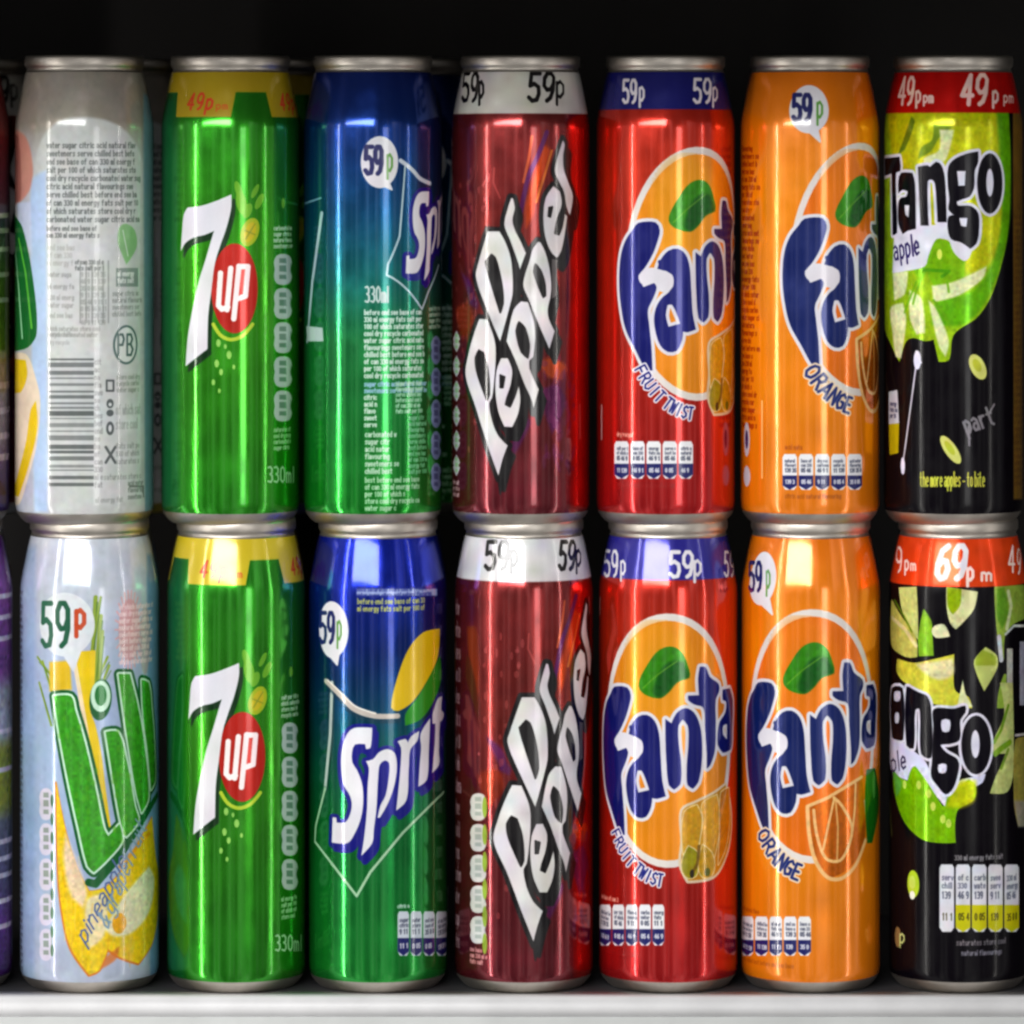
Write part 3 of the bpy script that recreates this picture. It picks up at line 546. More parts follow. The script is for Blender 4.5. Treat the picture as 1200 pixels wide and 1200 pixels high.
# ------------------------------------------------------------------ black apple drink cans
T1 = crop(1035, 130, 6); T2 = crop(1035, 300, 4); T3 = crop(1035, 630, 6); T4 = crop(1035, 800, 6)
def art_tango(cx, row):
    a = Art(cx, row, (8, 5, 10), .0, seed=cx); oy = 0 if row == 1 else 553
    K = (8, 5, 14); Wt = (212, 211, 226); Y = (196, 200, 10); G = (120, 186, 6); CR = (226, 228, 176)
    if row == 1:
        a.poly([(1036, 128), (1181, 128), (1184, 180), (1182, 260), (1176, 300), (1162, 346), (1145, 372), (1118, 392), (1112, 422), (1100, 424), (1094, 398), (1084, 400), (1070, 396), (1062, 400), (1054, 424), (1046, 408), (1036, 380)], (150, 190, 20), .35)
        a.poly([(1040, 128), (1168, 128), (1172, 200), (1176, 250), (1165, 300), (1140, 320), (1100, 300), (1050, 200)], (196, 196, 8), .35, 0, .85, soft=8)
        a.poly([(1168, 130), (1182, 130), (1183, 260), (1160, 345), (1130, 380), (1092, 380), (1096, 355), (1140, 340), (1166, 300), (1174, 240)], (92, 172, 8), .4, 0, .9, soft=5)
        a.poly([(1095, 280), (1130, 290), (1128, 330), (1100, 345), (1086, 320), (1076, 330), (1070, 300)], (118, 184, 10), .4, 0, .9, soft=3)
        for p in ([(1068, 136), (1072, 142), (1060, 176), (1053, 180)], [(1094, 146), (1118, 148), (1102, 160), (1090, 178), (1076, 186), (1080, 172), (1092, 164)]): a.poly(p, (90, 120, 16), .4, 0, .85, soft=2)
        for p in ([(1101, 152), (1118, 152), (1112, 178), (1106, 190), (1084, 196), (1082, 186), (1100, 176)], [(1044, 360), (1058, 355), (1062, 375), (1056, 420), (1050, 418), (1046, 390)],
                  [(1066, 340), (1080, 350), (1084, 390), (1074, 392), (1066, 372)], [(1088, 352), (1096, 360), (1112, 400), (1108, 418), (1100, 405)], [(1092, 335), (1118, 330), (1156, 312), (1152, 326), (1124, 346), (1094, 354)],
                  [(1046, 318), (1064, 318), (1060, 345), (1048, 352)]): a.poly(p, (222, 226, 180), .1, 0, .92, soft=2.5)
        for p in ([(1074, 330), (1066, 350), (1060, 366)], [(1084, 318), (1074, 340), (1070, 356)], [(1110, 330), (1112, 342)], [(1094, 352), (1104, 364), (1112, 380)]): a.line(p, 3, (104, 170, 14), .3, .8)
        a.oval(1101, 298, 3, 6, (214, 230, 90)); a.line([(1082, 316), (1112, 318), (1104, 324)], 4, (70, 150, 12), .3, .8)
        a.texture([(1036, 132), (1186, 132), (1186, 430), (1036, 430)], .13, 3, 3, False)
        letters = [[[(1036, 186), (1054, 184), (1055, 200), (1050, 202), (1051, 273), (1046, 275), (1045, 203), (1036, 206)]],
          [[(1053, 212), (1056, 203), (1069, 203), (1072, 215), (1073, 268), (1064, 270), (1058, 274), (1053, 262), (1053, 238), (1056, 232), (1062, 231), (1064, 224), (1058, 222), (1053, 226)], [(1060, 240), (1066, 240), (1065, 255), (1061, 252)]],
          [[(1076, 196), (1087, 194), (1090, 196), (1097, 190), (1103, 194), (1107, 210), (1109, 260), (1099, 260), (1096, 215), (1092, 210), (1087, 212), (1088, 264), (1079, 264)]],
          [[(1112, 195), (1120, 186), (1135, 180), (1146, 178), (1146, 190), (1142, 200), (1141, 220), (1136, 230), (1128, 233), (1121, 236), (1122, 241), (1138, 242), (1146, 250), (1147, 270), (1144, 285), (1137, 291), (1127, 284), (1115, 280), (1111, 268), (1112, 254), (1119, 252), (1112, 246), (1113, 234), (1111, 215)], [(1121, 200), (1132, 200), (1131, 218), (1123, 218)], [(1124, 255), (1134, 255), (1133, 266), (1126, 265)]],
          [[(1160 + 14.5 * math.cos(t), 215 + 35 * math.sin(t)) for t in np.linspace(0, 6.283, 17)[:-1]], [(1160 + 4.5 * math.cos(t), 214 + 17 * math.sin(t)) for t in np.linspace(0, 6.283, 13)[:-1]]]]
        for l in letters: a.poly(l[0], Wt, 0, 4.0)
        a.poly([(1048, 268), (1110, 262), (1112, 282), (1098, 280), (1088, 300), (1084, 312), (1060, 318), (1046, 320)], Wt, 0)
        a.poly([(1112, 280), (1140, 290), (1136, 302), (1130, 306), (1118, 296)], Wt, 0)
        for l in letters: a.poly(l, K, 0, .4)
        a.text('apple', 1047, 308, 5.4, 24, (40, 30, 90), 2.8, path=lambda u: (1048 + u, 305 - u * .25, -.1), gap=.3)
        a.line([(1074, 425), (1068, 470), (1060, 530), (1057, 548)], 2, (206, 200, 214)); a.oval(1075, 422, 5, 11, (222, 220, 240)); a.line([(1074, 412), (1079, 425)], 3, (230, 226, 240)); a.oval(1058, 546, 3.5, 10, (222, 220, 240))
        for x, y, rx, ry, ro in ((1146, 430, 9, 16, .5), (1114, 527, 7, 19, .6)):
            a.oval(x, y, rx, ry, (206, 208, 110), 0, 1, ro); a.oval(x - 1, y - 2, rx * .5, ry * .5, (170, 176, 30), 0, .7, ro)
        a.text('part', 1131, 508, 7, 22, (120, 116, 122), 3.2, path=lambda u: (1133 + u, 508 - u * .35, -.35)); a.line([(1135, 500), (1136, 522)], 2.5, (120, 116, 122)); a.line([(1158, 486), (1165, 474)], 2.5, (120, 116, 122))
        a.text('the more apples - to bite', 1078, 570, 2.75, 17, (206, 208, 70), 1.5, gap=.32)
        a.poly([(1042, 460), (1051, 458), (1053, 495), (1042, 497)], (190, 190, 200), 0, 1); a.poly([(1042, 498), (1053, 497), (1052, 530), (1043, 532)], (176, 156, 10), 0, 1); a.micro(1043, 470, 1052, 490, 7, (60, 60, 90), .8)
        a.poly([(1187, 130), (1199, 130), (1199, 585), (1188, 585)], (150, 110, 40), .5, 0, .8, smooth=False, soft=3); a.micro(1189, 250, 1199, 570, 8, (70, 40, 20), .5, 4)
        a.rows(60, 132, (196, 18, 14), .55)
        c = (226, 190, 180)
        a.text('49', 1052, 122, 7.5, 31, c, 4.4, slant=.1); a.text('p', 1073, 120, 6, 20, c, 3.2); a.text('pm', 1082, 120, 5, 12, c, 2.6)
        a.text('49', 1126, 122, 13, 34, c, 5.4, slant=.08); a.text('p', 1163, 120, 7, 20, c, 3.6); a.text('pm', 1176, 120, 5, 12, c, 2.4)
    else:
        lf = (186, 196, 40)
        a.poly(T3(110,350, 235,345, 245,560, 245,720, 190,640, 130,500), (200, 206, 120), .1); a.poly(T3(60,430, 120,540, 230,700, 240,840, 160,840, 60,760), (190, 192, 90), .2)
        a.line(T3(60,560, 150,640, 230,760), 5, (226, 214, 160), .1, .8); a.line(T3(80,440, 150,560, 200,660), 3.4, (100, 140, 20), .3, .8)
        a.poly(T3(285,500, 340,590, 345,660, 355,830, 250,835, 245,720, 260,600), (126, 180, 30), .3); a.poly(T3(360,620, 430,612, 470,695, 370,705, 340,660), (214, 214, 170), .1)
        a.poly(T3(445,345, 665,380, 640,500, 560,600, 510,645, 470,600, 445,480), (206, 208, 150), .1); a.poly(T3(450,350, 550,360, 540,480, 490,540, 455,490), (150, 178, 10), .3)
        a.poly(T3(210,880, 330,860, 500,820, 495,960, 510,1080, 600,1120, 625,1200, 340,1165, 260,1080, 140,1010, 95,940, 100,850), (206, 202, 60), .2)
        a.poly(T3(230,890, 490,850, 495,960, 400,1000, 300,960), (226, 216, 170), .05, 0, .9, soft=4); a.poly(T3(560,1000, 580,1100, 630,1190, 520,1190), (216, 222, 170), .1)
        a.poly(T3(720,770, 800,830, 800,920, 710,1080, 650,940, 640,860), (190, 200, 110), .15); a.poly(T3(700,790, 795,840, 790,900, 650,900, 650,850), (140, 160, 30), .2, 0, .8, soft=2)
        a.poly(T3(780,345, 990,330, 1000,560, 930,600, 860,680, 850,860, 815,780, 790,560), (140, 168, 60), .25); a.line(T3(880,380, 900,480, 870,640), 5, (206, 212, 170), .1, .8); a.poly(T3(800,360, 850,350, 880,520, 840,640, 800,560), (84, 140, 20), .3, 0, .9, soft=3)
        a.line(T3(815,700, 830,860), 6, (196, 200, 206), 0); a.poly(T3(870,780, 910,780, 910,1180, 870,1180), (170, 170, 160), 0); a.poly(T3(960,730, 1000,730, 1000,1180, 960,1180), (150, 150, 165), 0); a.line(T3(860,680, 920,620, 1000,620), 3, (190, 195, 190), 0)
        a.poly(T3(850,960, 868,960, 860,1200, 800,1200, 810,1090), (130, 160, 50), .2)
        a.poly(T4(820,0, 910,0, 915,620, 870,770, 750,778, 800,640, 880,500, 760,500, 770,420, 850,220), (176, 186, 110), .15); a.line(T4(880,160, 830,330, 780,420), 4, (100, 140, 20), .2); a.line(T4(890,420, 820,470, 790,500), 7, (110, 150, 20), .2); a.line(T4(880,470, 830,600), 4, (110, 140, 40), .2)
        a.poly(T4(930,400, 1000,380, 1000,1010, 950,1010, 920,850), (150, 140, 60), .2); a.poly(T4(920,830, 1000,830, 1000,1015, 950,1015), (150, 146, 140), .1, 0, .8, soft=4)
        a.line(T4(930,370, 1000,360), 3, (180, 180, 176)); 
        # pale splash and green apple under the word
        a.poly(T4(50,330, 120,400, 190,460, 300,560, 420,860, 520,700, 640,660, 720,640, 700,700, 640,740, 520,860, 200,700, 60,620), (206, 206, 236), 0)
        a.poly(T4(70,610, 110,660, 170,690, 200,600, 230,590, 420,870, 470,780, 520,740, 600,680, 650,720, 640,820, 520,905, 510,1125, 400,1128, 270,1100, 150,980, 80,780), (124, 188, 4), .4)
        a.poly(T4(470,790, 540,690, 650,690, 640,830, 540,880, 450,870), (196, 196, 10), .3, 0, .85, soft=6); a.poly(T4(70,620, 130,700, 110,780, 90,800), (90, 180, 80), .3, 0, .8, soft=4)
        for x, y in ((250, 720), (150, 715), (320, 780), (350, 870), (460, 990), (420, 960)): p = T4(x, y)[0]; a.oval(p[0], p[1], 3.2, 5, (214, 232, 110), .1, .8)
        L1 = [T4(62,40, 135,40, 140,400, 100,400, 62,380), T4(80,60, 120,60, 115,130, 80,130), T4(85,210, 110,210, 108,285, 85,285)]
        L2 = [T4(165,30, 210,50, 250,70, 310,100, 335,190, 335,525, 270,500, 262,260, 255,180, 225,190, 212,460, 165,440)]
        L3 = [T4(350,200, 380,180, 500,185, 575,165, 575,210, 540,260, 535,400, 460,430, 400,435, 440,490, 520,540, 530,600, 490,740, 440,782, 380,720, 340,660, 345,560, 350,420, 355,300), T4(410,260, 470,260, 465,345, 415,345), T4(385,575, 445,570, 440,635, 390,635)]
        L4 = [[(1144 + 17 * math.cos(t), 873 + 34 * math.sin(t)) for t in np.linspace(0, 6.283, 17)[:-1]], [(1143 + 5.5 * math.cos(t), 872 + 17 * math.sin(t)) for t in np.linspace(0, 6.283, 13)[:-1]]]
        SHARP[0] = -.6
        for l in (L1, L2, L3, L4): a.poly(l[0], Wt, 0, 3.8)
        a.poly(T4(340,660, 440,782, 435,870, 380,800), Wt, 0)
        for l in (L1, L2, L3, L4): a.poly(l, K, 0, .5)
        SHARP[0] = .25
        a.text('ple', 1045, 900, 6, 22, (50, 44, 80), 2.8, path=lambda u: (1045 + u, 905 - u * .3, -.1))
        a.texture([(1036, 690), (1130, 690), (1130, 830), (1036, 830)], .14, 3, 2, False); a.texture([(1040, 895), (1150, 900), (1150, 990), (1040, 990)], .12, 3, 3, False); a.texture([(1160, 690), (1205, 690), (1205, 980), (1160, 980)], .12, 3, 5, False)
        # pills
        pills(a, 1101, 1013, 1196, 1092, 5, (190, 186, 14), base=(206, 206, 214), first_white=True)
        a.micro(1119, 1000, 1183, 1012, 8, (150, 146, 150), .7, 4); a.micro(1121, 1099, 1183, 1110, 9, (130, 126, 130), .7, 3.5); a.micro(1127, 1112, 1177, 1122, 8, (130, 130, 140), .7, 3.5)
        a.oval(1070, 1036, 9, 16, (176, 204, 40)); a.oval(1069, 1034, 5, 8, (206, 224, 110), 0, .7); a.oval(1069, 1049, 4, 5, (236, 240, 220))
        a.oval(1052, 1098, 7, 12, (160, 120, 70), 0, .9); a.text('p', 1054, 1105, 6, 16, (196, 200, 120), 2.4); a.line([(1042, 940), (1045, 978)], 6, (90, 90, 40), .2, .6)
        a.rows(610, 688, (226, 66, 20), .4)
        c = (240, 214, 206)
        a.text('p', 1060, 668, 5, 17, c, 3); a.text('m', 1067, 668, 6, 12, c, 2.4); a.text('9', 1050, 670, 7, 28, c, 3.4)
        a.text('69', 1096, 678, 15, 38, WHITE, 7.0, slant=.1); a.text('p', 1133, 680, 8, 22, c, 3.8); a.text('m', 1150, 680, 12, 14, c, 3.2); a.text('4', 1182, 670, 7, 30, c, 3.4); a.text('9', 1192, 672, 4, 28, c, 3)
    a.mottle(.05, 9, 8)
    return a

# ------------------------------------------------------------------ pale pineapple drink cans
def art_lilt(cx, row):
    a = Art(cx, row, (190, 200, 214), .12, seed=cx)
    if row == 0:
        a.grad([(600, (196, 201, 210)), (700, (188, 195, 210)), (820, (160, 178, 208)), (980, (158, 180, 212)), (1165, (176, 184, 202))], .12)
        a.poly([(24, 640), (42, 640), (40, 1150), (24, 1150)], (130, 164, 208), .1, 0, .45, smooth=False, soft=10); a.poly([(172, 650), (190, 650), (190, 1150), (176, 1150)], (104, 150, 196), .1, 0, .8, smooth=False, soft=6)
        a.micro(22, 690, 27, 1150, 8, (70, 70, 80), .5, 4)
        A = crop(20, 690, 5.714); B = crop(20, 880, 4.138); DG = (16, 92, 40); GR = (58, 160, 30); LW = (196, 232, 206)
        # the pineapple's leaves and flesh
        r = np.random.RandomState(3)
        for x0, y0, x1, y1, w in ((112, 700, 108, 780, 5), (118, 722, 112, 800, 5), (106, 770, 118, 700, 3), (126, 770, 112, 800, 3), (50, 775, 62, 815, 3), (46, 800, 60, 850, 3), (44, 770, 66, 800, 3), (120, 740, 114, 830, 4), (128, 780, 116, 810, 3)):
            a.line([(x0, y0), (x1, y1)], w, (130, 156, 30), .1, .9); a.line([(x0 + 2, y0 + 6), (x1 + 1, y1)], w * .4, (70, 110, 30), .1, .8)
        a.poly([(58, 776), (82, 774), (84, 808), (58, 810)], (222, 180, 20), 0, 0, .95, soft=3)
        a.poly([(84, 764), (112, 762), (110, 812), (106, 832), (112, 850), (119, 885), (124, 925), (130, 970), (120, 970), (112, 930), (100, 860), (92, 815)], (222, 190, 6), 0)
        a.line([(88, 780), (100, 850), (110, 915)], 5, (236, 216, 200), 0, .85)
        yl = B(190,150, 235,380, 290,560, 350,680, 430,660, 520,560, 655,320, 672,500, 695,650, 660,920, 590,1030, 500,1000, 440,960, 400,1062, 350,1085, 262,960, 222,800, 200,600)
        a.poly(yl, (206, 120, 30), 0, 1.5, off=(-.5, 1)); a.poly(yl, (226, 190, 14), 0)
        a.poly(B(235,400, 300,560, 340,690, 320,760, 260,700, 225,520), (232, 206, 190), 0, 0, .85, soft=5); a.poly(B(420,860, 520,700, 640,560, 665,620, 640,780, 560,880, 470,900), (222, 222, 196), 0, 0, .9, soft=4)
        a.poly(B(340,720, 420,690, 440,760, 420,900, 350,960, 330,860), (220, 210, 190), 0, 0, .8, soft=4); a.oval(140, 1082, 9, 12, (222, 160, 20)); a.line(B(500,560, 640,400), 5, (220, 150, 20), 0, .8)
        a.poly(B(400,1062, 430,1000, 495,950, 480,1010), (206, 110, 40), 0, 0, .8, soft=3)
        a.texture(yl, .13, 3, 6); r = np.random.RandomState(9)
        for _ in range(26):
            x, y = 70 + r.rand() * 100, 920 + r.rand() * 200; a.line([(x, y), (x + 3 - 6 * r.rand(), y + 10 + 12 * r.rand())], 1.6, (236, 214, 120) if r.rand() < .5 else (206, 140, 24), 0, .35)
        Ls = [[(63, 816), (83, 816), (88, 832), (97, 862), (104, 890), (113, 930), (122, 972), (127, 980), (140, 966), (143, 985), (125, 1008), (110, 1022), (103, 1015), (92, 970), (80, 915), (70, 862)],
              [(124, 858), (138, 858), (148, 890), (158, 945), (162, 962), (148, 980), (142, 965), (133, 915)],
              [(139, 790), (152, 790), (162, 830), (170, 880), (174, 935), (166, 952), (160, 930), (150, 870)],
              [(166, 797), (174, 800), (178, 830), (181, 870), (182, 915), (177, 925), (173, 880), (168, 840)]]
        for l in Ls: a.poly(l, DG, .2, 6.2)
        a.line([(104, 1034), (112, 1036), (140, 1004), (165, 965), (184, 932)], 9, DG, .2)
        for l in Ls: a.poly(l, LW, 0, 2.6)
        for l in Ls: a.poly(l, GR, .35, .2)
        for l in Ls: a.texture(l, .2, 3, 3)
        r = np.random.RandomState(2)
        for l in Ls[:2]:
            for _ in range(22):
                p = l[r.randint(len(l))]; q = l[r.randint(len(l))]; t = .3 + .4 * r.rand(); a.oval(p[0] + (q[0] - p[0]) * t, p[1] + (q[1] - p[1]) * t, 2.2, 4, (90, 180, 24), .3, .35)
        a.oval(118, 820, 13, 24, DG, .2, 1, -.1); a.oval(118, 816, 11.5, 18, LW, 0); a.oval(118, 815, 7, 12, (30, 120, 50), .3)
        # price
        a.oval(76, 732, 35, 37, (212, 217, 222)); a.poly([(70, 760), (96, 758), (86, 786)], (212, 217, 222), 0, 1)
        a.text('5', 49, 757, 12, 50, (30, 92, 66), 6.2); a.text('9', 66, 757, 15, 50, (24, 86, 60), 6.2); a.text('p', 88, 736, 12, 32, (188, 70, 34), 5.2)
        # pink burst of small print
        for i in range(26):
            t = i / 26 * 6.283; a.line([(152, 738), (152 + 17 * math.cos(t), 738 + 46 * math.sin(t))], 2.2, (214, 156, 156), 0, .8)
        a.oval(152, 738, 15, 36, (206, 150, 150), 0, .75); a.oval(170, 750, 10, 40, (176, 150, 146), 0, .6); a.micro(140, 706, 180, 780, 8, (232, 206, 206), .8, 3.4)
        a.text('pineapple', 0, 0, 7.0, 21, (80, 100, 146), 2.2, path=lambda u: (100 + u * .80, 1108 - u * 1.55, -.55), gap=.15); a.text('& grapefruit', 0, 0, 6.5, 20, (120, 150, 170), 2.2, path=lambda u: (126 + u * .58, 1090 - u * 1.5, -.65), gap=.15)
        column_pills(a, 46, 62, 922, 1128, 5, (206, 200, 216), (120, 136, 120)); 
        for i in range(9): a.oval(61, 938 + i * 22, 2.2, 7, (50, 100, 60), 0, .9)
    else:
        a.grad([(60, (158, 151, 140)), (140, (160, 152, 142)), (190, (188, 189, 192)), (400, (188, 190, 194)), (615, (188, 189, 204))], .12)
        a.rows(60, 150, (160, 152, 140), .3, 14)
        a.poly([(40, 640), (38, 240), (46, 170), (70, 142), (110, 138), (140, 148), (160, 170), (168, 200), (170, 640)], (194, 197, 196), 0, soft=4)
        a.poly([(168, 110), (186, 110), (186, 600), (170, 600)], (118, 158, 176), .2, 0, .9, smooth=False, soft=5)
        a.poly([(16, 150), (30, 160), (38, 190), (36, 220), (22, 238), (14, 236)], (196, 128, 110), 0, 0, .9, soft=4); a.poly([(12, 160), (22, 158), (24, 235), (12, 240)], (150, 90, 80), 0, 0, .9, soft=4)
        a.poly([(38, 210), (54, 200), (56, 600), (40, 600), (36, 300)], (170, 194, 228), 0, 0, .9, soft=5); a.poly([(20, 238), (36, 236), (38, 300), (22, 262)], (190, 200, 224), 0, 0, .9, soft=3)
        a.poly([(16, 252), (26, 268), (38, 330), (42, 390), (32, 406), (16, 410)], (20, 104, 44), .2, 1.5); a.line([(22, 280), (30, 320), (37, 384)], 3.4, (90, 190, 60), .2); a.line([(17, 280), (22, 340), (26, 396)], 3, (160, 220, 170), 0)
        a.poly([(14, 416), (30, 416), (40, 440), (46, 470), (42, 520), (32, 560), (22, 590), (14, 590)], (226, 206, 180), 0, 1.5); a.poly([(14, 420), (30, 422), (32, 440), (24, 460), (14, 460)], (222, 186, 10), 0); a.poly([(42, 470), (44, 500), (34, 545), (22, 582), (14, 580), (30, 520), (36, 480)], (222, 186, 10), 0)
        tx = (80, 86, 84)
        a.micro(55, 166, 166, 262, 9.6, tx, .72, 3.2, .88, ragged=.12)
        a.micro(55, 264, 122, 284, 8, tx, .7, 3, .85); a.micro(56, 286, 90, 316, 9, (150, 150, 146), .5, 3)
        a.micro(88, 304, 124, 316, 7, tx, .6, 3)
        for x in (94, 101, 108, 115, 121, 127): a.line([(x, 306), (x, 378)], 1.8, (130, 134, 130), 0, .7)
        for y in range(318, 380, 8): a.micro(95, y, 127, y + 8, 8, (130, 134, 130), .6, words=NUMS)
        for y in (318, 332, 345, 354, 366, 388): a.micro(57, y, 86, y + 8, 8, (140, 142, 138), .6, 3.4)
        a.micro(57, 382, 120, 396, 7, (140, 142, 138), .6, 3); a.micro(57, 398, 84, 405, 7, (150, 150, 150), .5, 3)
        a.poly([(140, 266), (148, 262), (158, 270), (160, 290), (148, 310), (142, 296), (138, 284)], (120, 176, 110), 0, 0, .9, soft=2); a.line([(144, 270), (150, 300)], 1.4, (200, 220, 200))
        a.box(136, 314, 162, 336, (110, 126, 120), 0, .8); a.micro(138, 317, 160, 334, 8, (214, 220, 216), .9, 4); a.micro(132, 340, 166, 375, 8, (120, 124, 120), .55, 3.4)
        a.oval(148, 404, 18, 23, (70, 96, 92), 0, .9); a.oval(148, 404, 15, 20, (206, 212, 208)); a.text('PB', 138, 416, 8, 24, (70, 96, 92), 3)
        # barcode, its bars lying across the can
        y = 420; r = np.random.RandomState(5)
        while y < 572:
            hgt = 1.3 + r.rand() * 4.6; a.box(57, y, 110, min(y + hgt, 573), (92, 97, 96), 0, .6 + .4 * r.rand()); y += hgt + 1.6 + r.rand() * 4.2
        a.micro(111, 420, 120, 572, 9, (120, 120, 120), .6, 4)
        K = (86, 92, 92)
        a.line([(125, 446), (133, 446), (133, 458), (125, 458)], 2.6, K, closed=True); a.oval(129, 473, 4.5, 5.5, K); a.oval(129, 484, 4.5, 4, K); a.oval(129, 474, 2, 2, (210, 212, 212)); a.oval(129, 502, 5, 8, K); a.oval(129, 502, 2, 4, (210, 212, 212)); a.line([(124, 524), (135, 542)], 3.4, K); a.line([(135, 524), (124, 542)], 3.4, K)
        a.micro(137, 438, 166, 462, 7.5, (130, 140, 130), .65, 3); a.micro(136, 472, 166, 500, 17, (130, 134, 130), .6, 4); a.micro(136, 518, 164, 545, 9, (130, 134, 130), .6, 4); a.micro(122, 554, 168, 566, 9, (130, 134, 130), .6, 3.4)
        a.line([(152, 570), (168, 570), (168, 582)], 2.4, (110, 116, 112)); a.micro(150, 562, 168, 588, 8, (110, 116, 112), .7, 3.4); a.micro(112, 582, 145, 590, 8, (140, 144, 140), .6, 4)
    a.mottle(.02, 5, 9); a.mottle(.03, 20, 10)
    return a

# ------------------------------------------------------------------ purple can at the left end
def art_purple(cx, row):
    a = Art(cx, row, (60, 24, 84), .6, seed=5 + row)
    if row == 1:
        a.grad([(60, (120, 22, 26)), (150, (110, 20, 24)), (215, (70, 20, 46)), (260, (60, 60, 70)), (330, (70, 96, 30)), (410, (90, 110, 20)), (430, (120, 116, 130)), (520, (110, 100, 124)), (560, (50, 24, 96)), (610, (40, 20, 80))], .4)
        for y in (250, 268, 290, 320, 350): a.rows(y, y + 6, (150, 160, 130), .1)
        for y in (450, 480, 510, 535): a.rows(y, y + 8, (150, 140, 160), .1)
    else:
        a.grad([(610, (60, 24, 96)), (690, (130, 60, 150)), (790, (110, 50, 130)), (815, (150, 150, 160)), (868, (170, 170, 184)), (886, (130, 140, 30)), (945, (140, 146, 20)), (970, (96, 100, 120)), (1045, (80, 70, 110)), (1090, (96, 44, 130)), (1150, (60, 24, 90))], .35)
        for y in (700, 725, 750, 860, 905, 990, 1010, 1030, 1060, 1090): a.rows(y, y + 6, (196, 186, 206), .1)
    a.mottle(.12, 5, 11)
    return a

# ================================================================== geometry
def simple_mat(name, col, rough=0.5, metal=0.0, bump=0.0, scale=60, var=0.0):
    m = bpy.data.materials.new(name); m.use_nodes = True; t = m.node_tree; b = t.nodes['Principled BSDF']
    b.inputs['Base Color'].default_value = (*col, 1); b.inputs['Roughness'].default_value = rough; b.inputs['Metallic'].default_value = metal
    tx = t.nodes.new('ShaderNodeTexCoord'); nz = t.nodes.new('ShaderNodeTexNoise'); nz.inputs['Scale'].default_value = scale; nz.inputs['Detail'].default_value = 5
    t.links.new(tx.outputs['Object'], nz.inputs['Vector'])
    if bump:
        bp = t.nodes.new('ShaderNodeBump'); bp.inputs['Strength'].default_value = bump; bp.inputs['Distance'].default_value = .001
        t.links.new(nz.outputs['Fac'], bp.inputs['Height']); t.links.new(bp.outputs[0], b.inputs['Normal'])
    if var:
        cr = t.nodes.new('ShaderNodeValToRGB'); c0, c1 = cr.color_ramp.elements; c0.position = .35; c1.position = .7
        c0.color = (*[v * (1 - var) for v in col], 1); c1.color = (*col, 1); t.links.new(nz.outputs['Fac'], cr.inputs[0]); t.links.new(cr.outputs[0], b.inputs['Base Color'])
    return m
M_ALU = simple_mat("bare_aluminium", (0.60, 0.55, 0.49), .40, 1.0, .05, 120, .15)
M_SHELF = simple_mat("white_shelf_enamel", (0.74, 0.74, 0.75), .45, 0, .08, 34, .14)
M_RAIL = simple_mat("grey_white_rail_plastic", (0.66, 0.68, 0.67), .5, 0, .1, 26, .14)
M_BLACK = simple_mat("dark_cabinet_lining", (0.0055, 0.0034, 0.0026), .8, 0, .1, 30, .3)
M_SHADED_TOP = simple_mat("shaded_shelf_top", (0.045, 0.045, 0.05), .6, 0, .1, 60, .3)  # shadow among the cans painted into the shelf top's colour
M_UNDER = simple_mat("dark_shelf_underside", (0.05, 0.048, 0.046), .7, 0, .1, 30, .2)

SEG = 96
def lathe(name, prof, uv=False):
    bm = bmesh.new(); rings = []
    for r, h in prof:
        if r < 0.01: rings.append([bm.verts.new((0, 0, h * U))]); continue
        rings.append([bm.verts.new((r * U * math.sin(-math.pi + 2 * math.pi * i / SEG), -r * U * math.cos(-math.pi + 2 * math.pi * i / SEG), h * U)) for i in range(SEG)])
    lay = bm.loops.layers.uv.new("UVMap") if uv else None
    for k in range(len(rings) - 1):
        A, B = rings[k], rings[k + 1]
        for i in range(SEG):
            j = (i + 1) % SEG
            if len(A) == 1 and len(B) == 1: continue
            if len(A) == 1: vs = [(A[0], i, k), (B[j], i + 1, k + 1), (B[i], i, k + 1)]
            elif len(B) == 1: vs = [(A[i], i, k), (A[j], i + 1, k), (B[0], i, k + 1)]
            else: vs = [(A[i], i, k), (A[j], i + 1, k), (B[j], i + 1, k + 1), (B[i], i, k + 1)]
            f = bm.faces.new([v[0] for v in vs]); f.smooth = True
            if lay:
                for lp, v in zip(f.loops, vs): lp[lay].uv = (v[1] / SEG, prof[v[2]][1] / H)
    me = bpy.data.meshes.new(name); bm.to_mesh(me); bm.free(); return me
# shoulder and wall rings fine enough to shade smoothly
prof = []
for (r0, h0), (r1, h1) in zip(BODY[:-1], BODY[1:]):
    k = max(1, int((h1 - h0) / 24)); prof += [(r0 + (r1 - r0) * i / k, h0 + (h1 - h0) * i / k) for i in range(k)]
prof.append(BODY[-1])
ME_BODY = lathe("can_body", prof, True)
ME_BASE = lathe("can_base", [(0, 22), (30, 20), (50, 12), (58, 3), (62.5, 0.4), (65.5, 0), (68.5, 0.8), (71.5, 3.0), (74.5, 6.2), (77, 9.6), (78.6, 12.6), (79.15, 14.4)])
ME_LID = lathe("can_lid", [(68.55, 526.1), (67.6, 527.5), (67.2, 529.5), (67.6, 531.5), (69.0, 533), (69.6, 535), (69.7, 538), (69.6, 542), (69.0, 544.6), (67.6, 545.5), (66.2, 544.5), (65.4, 541), (64.4, 533), (61, 531), (58, 533), (56, 535), (0, 536)])
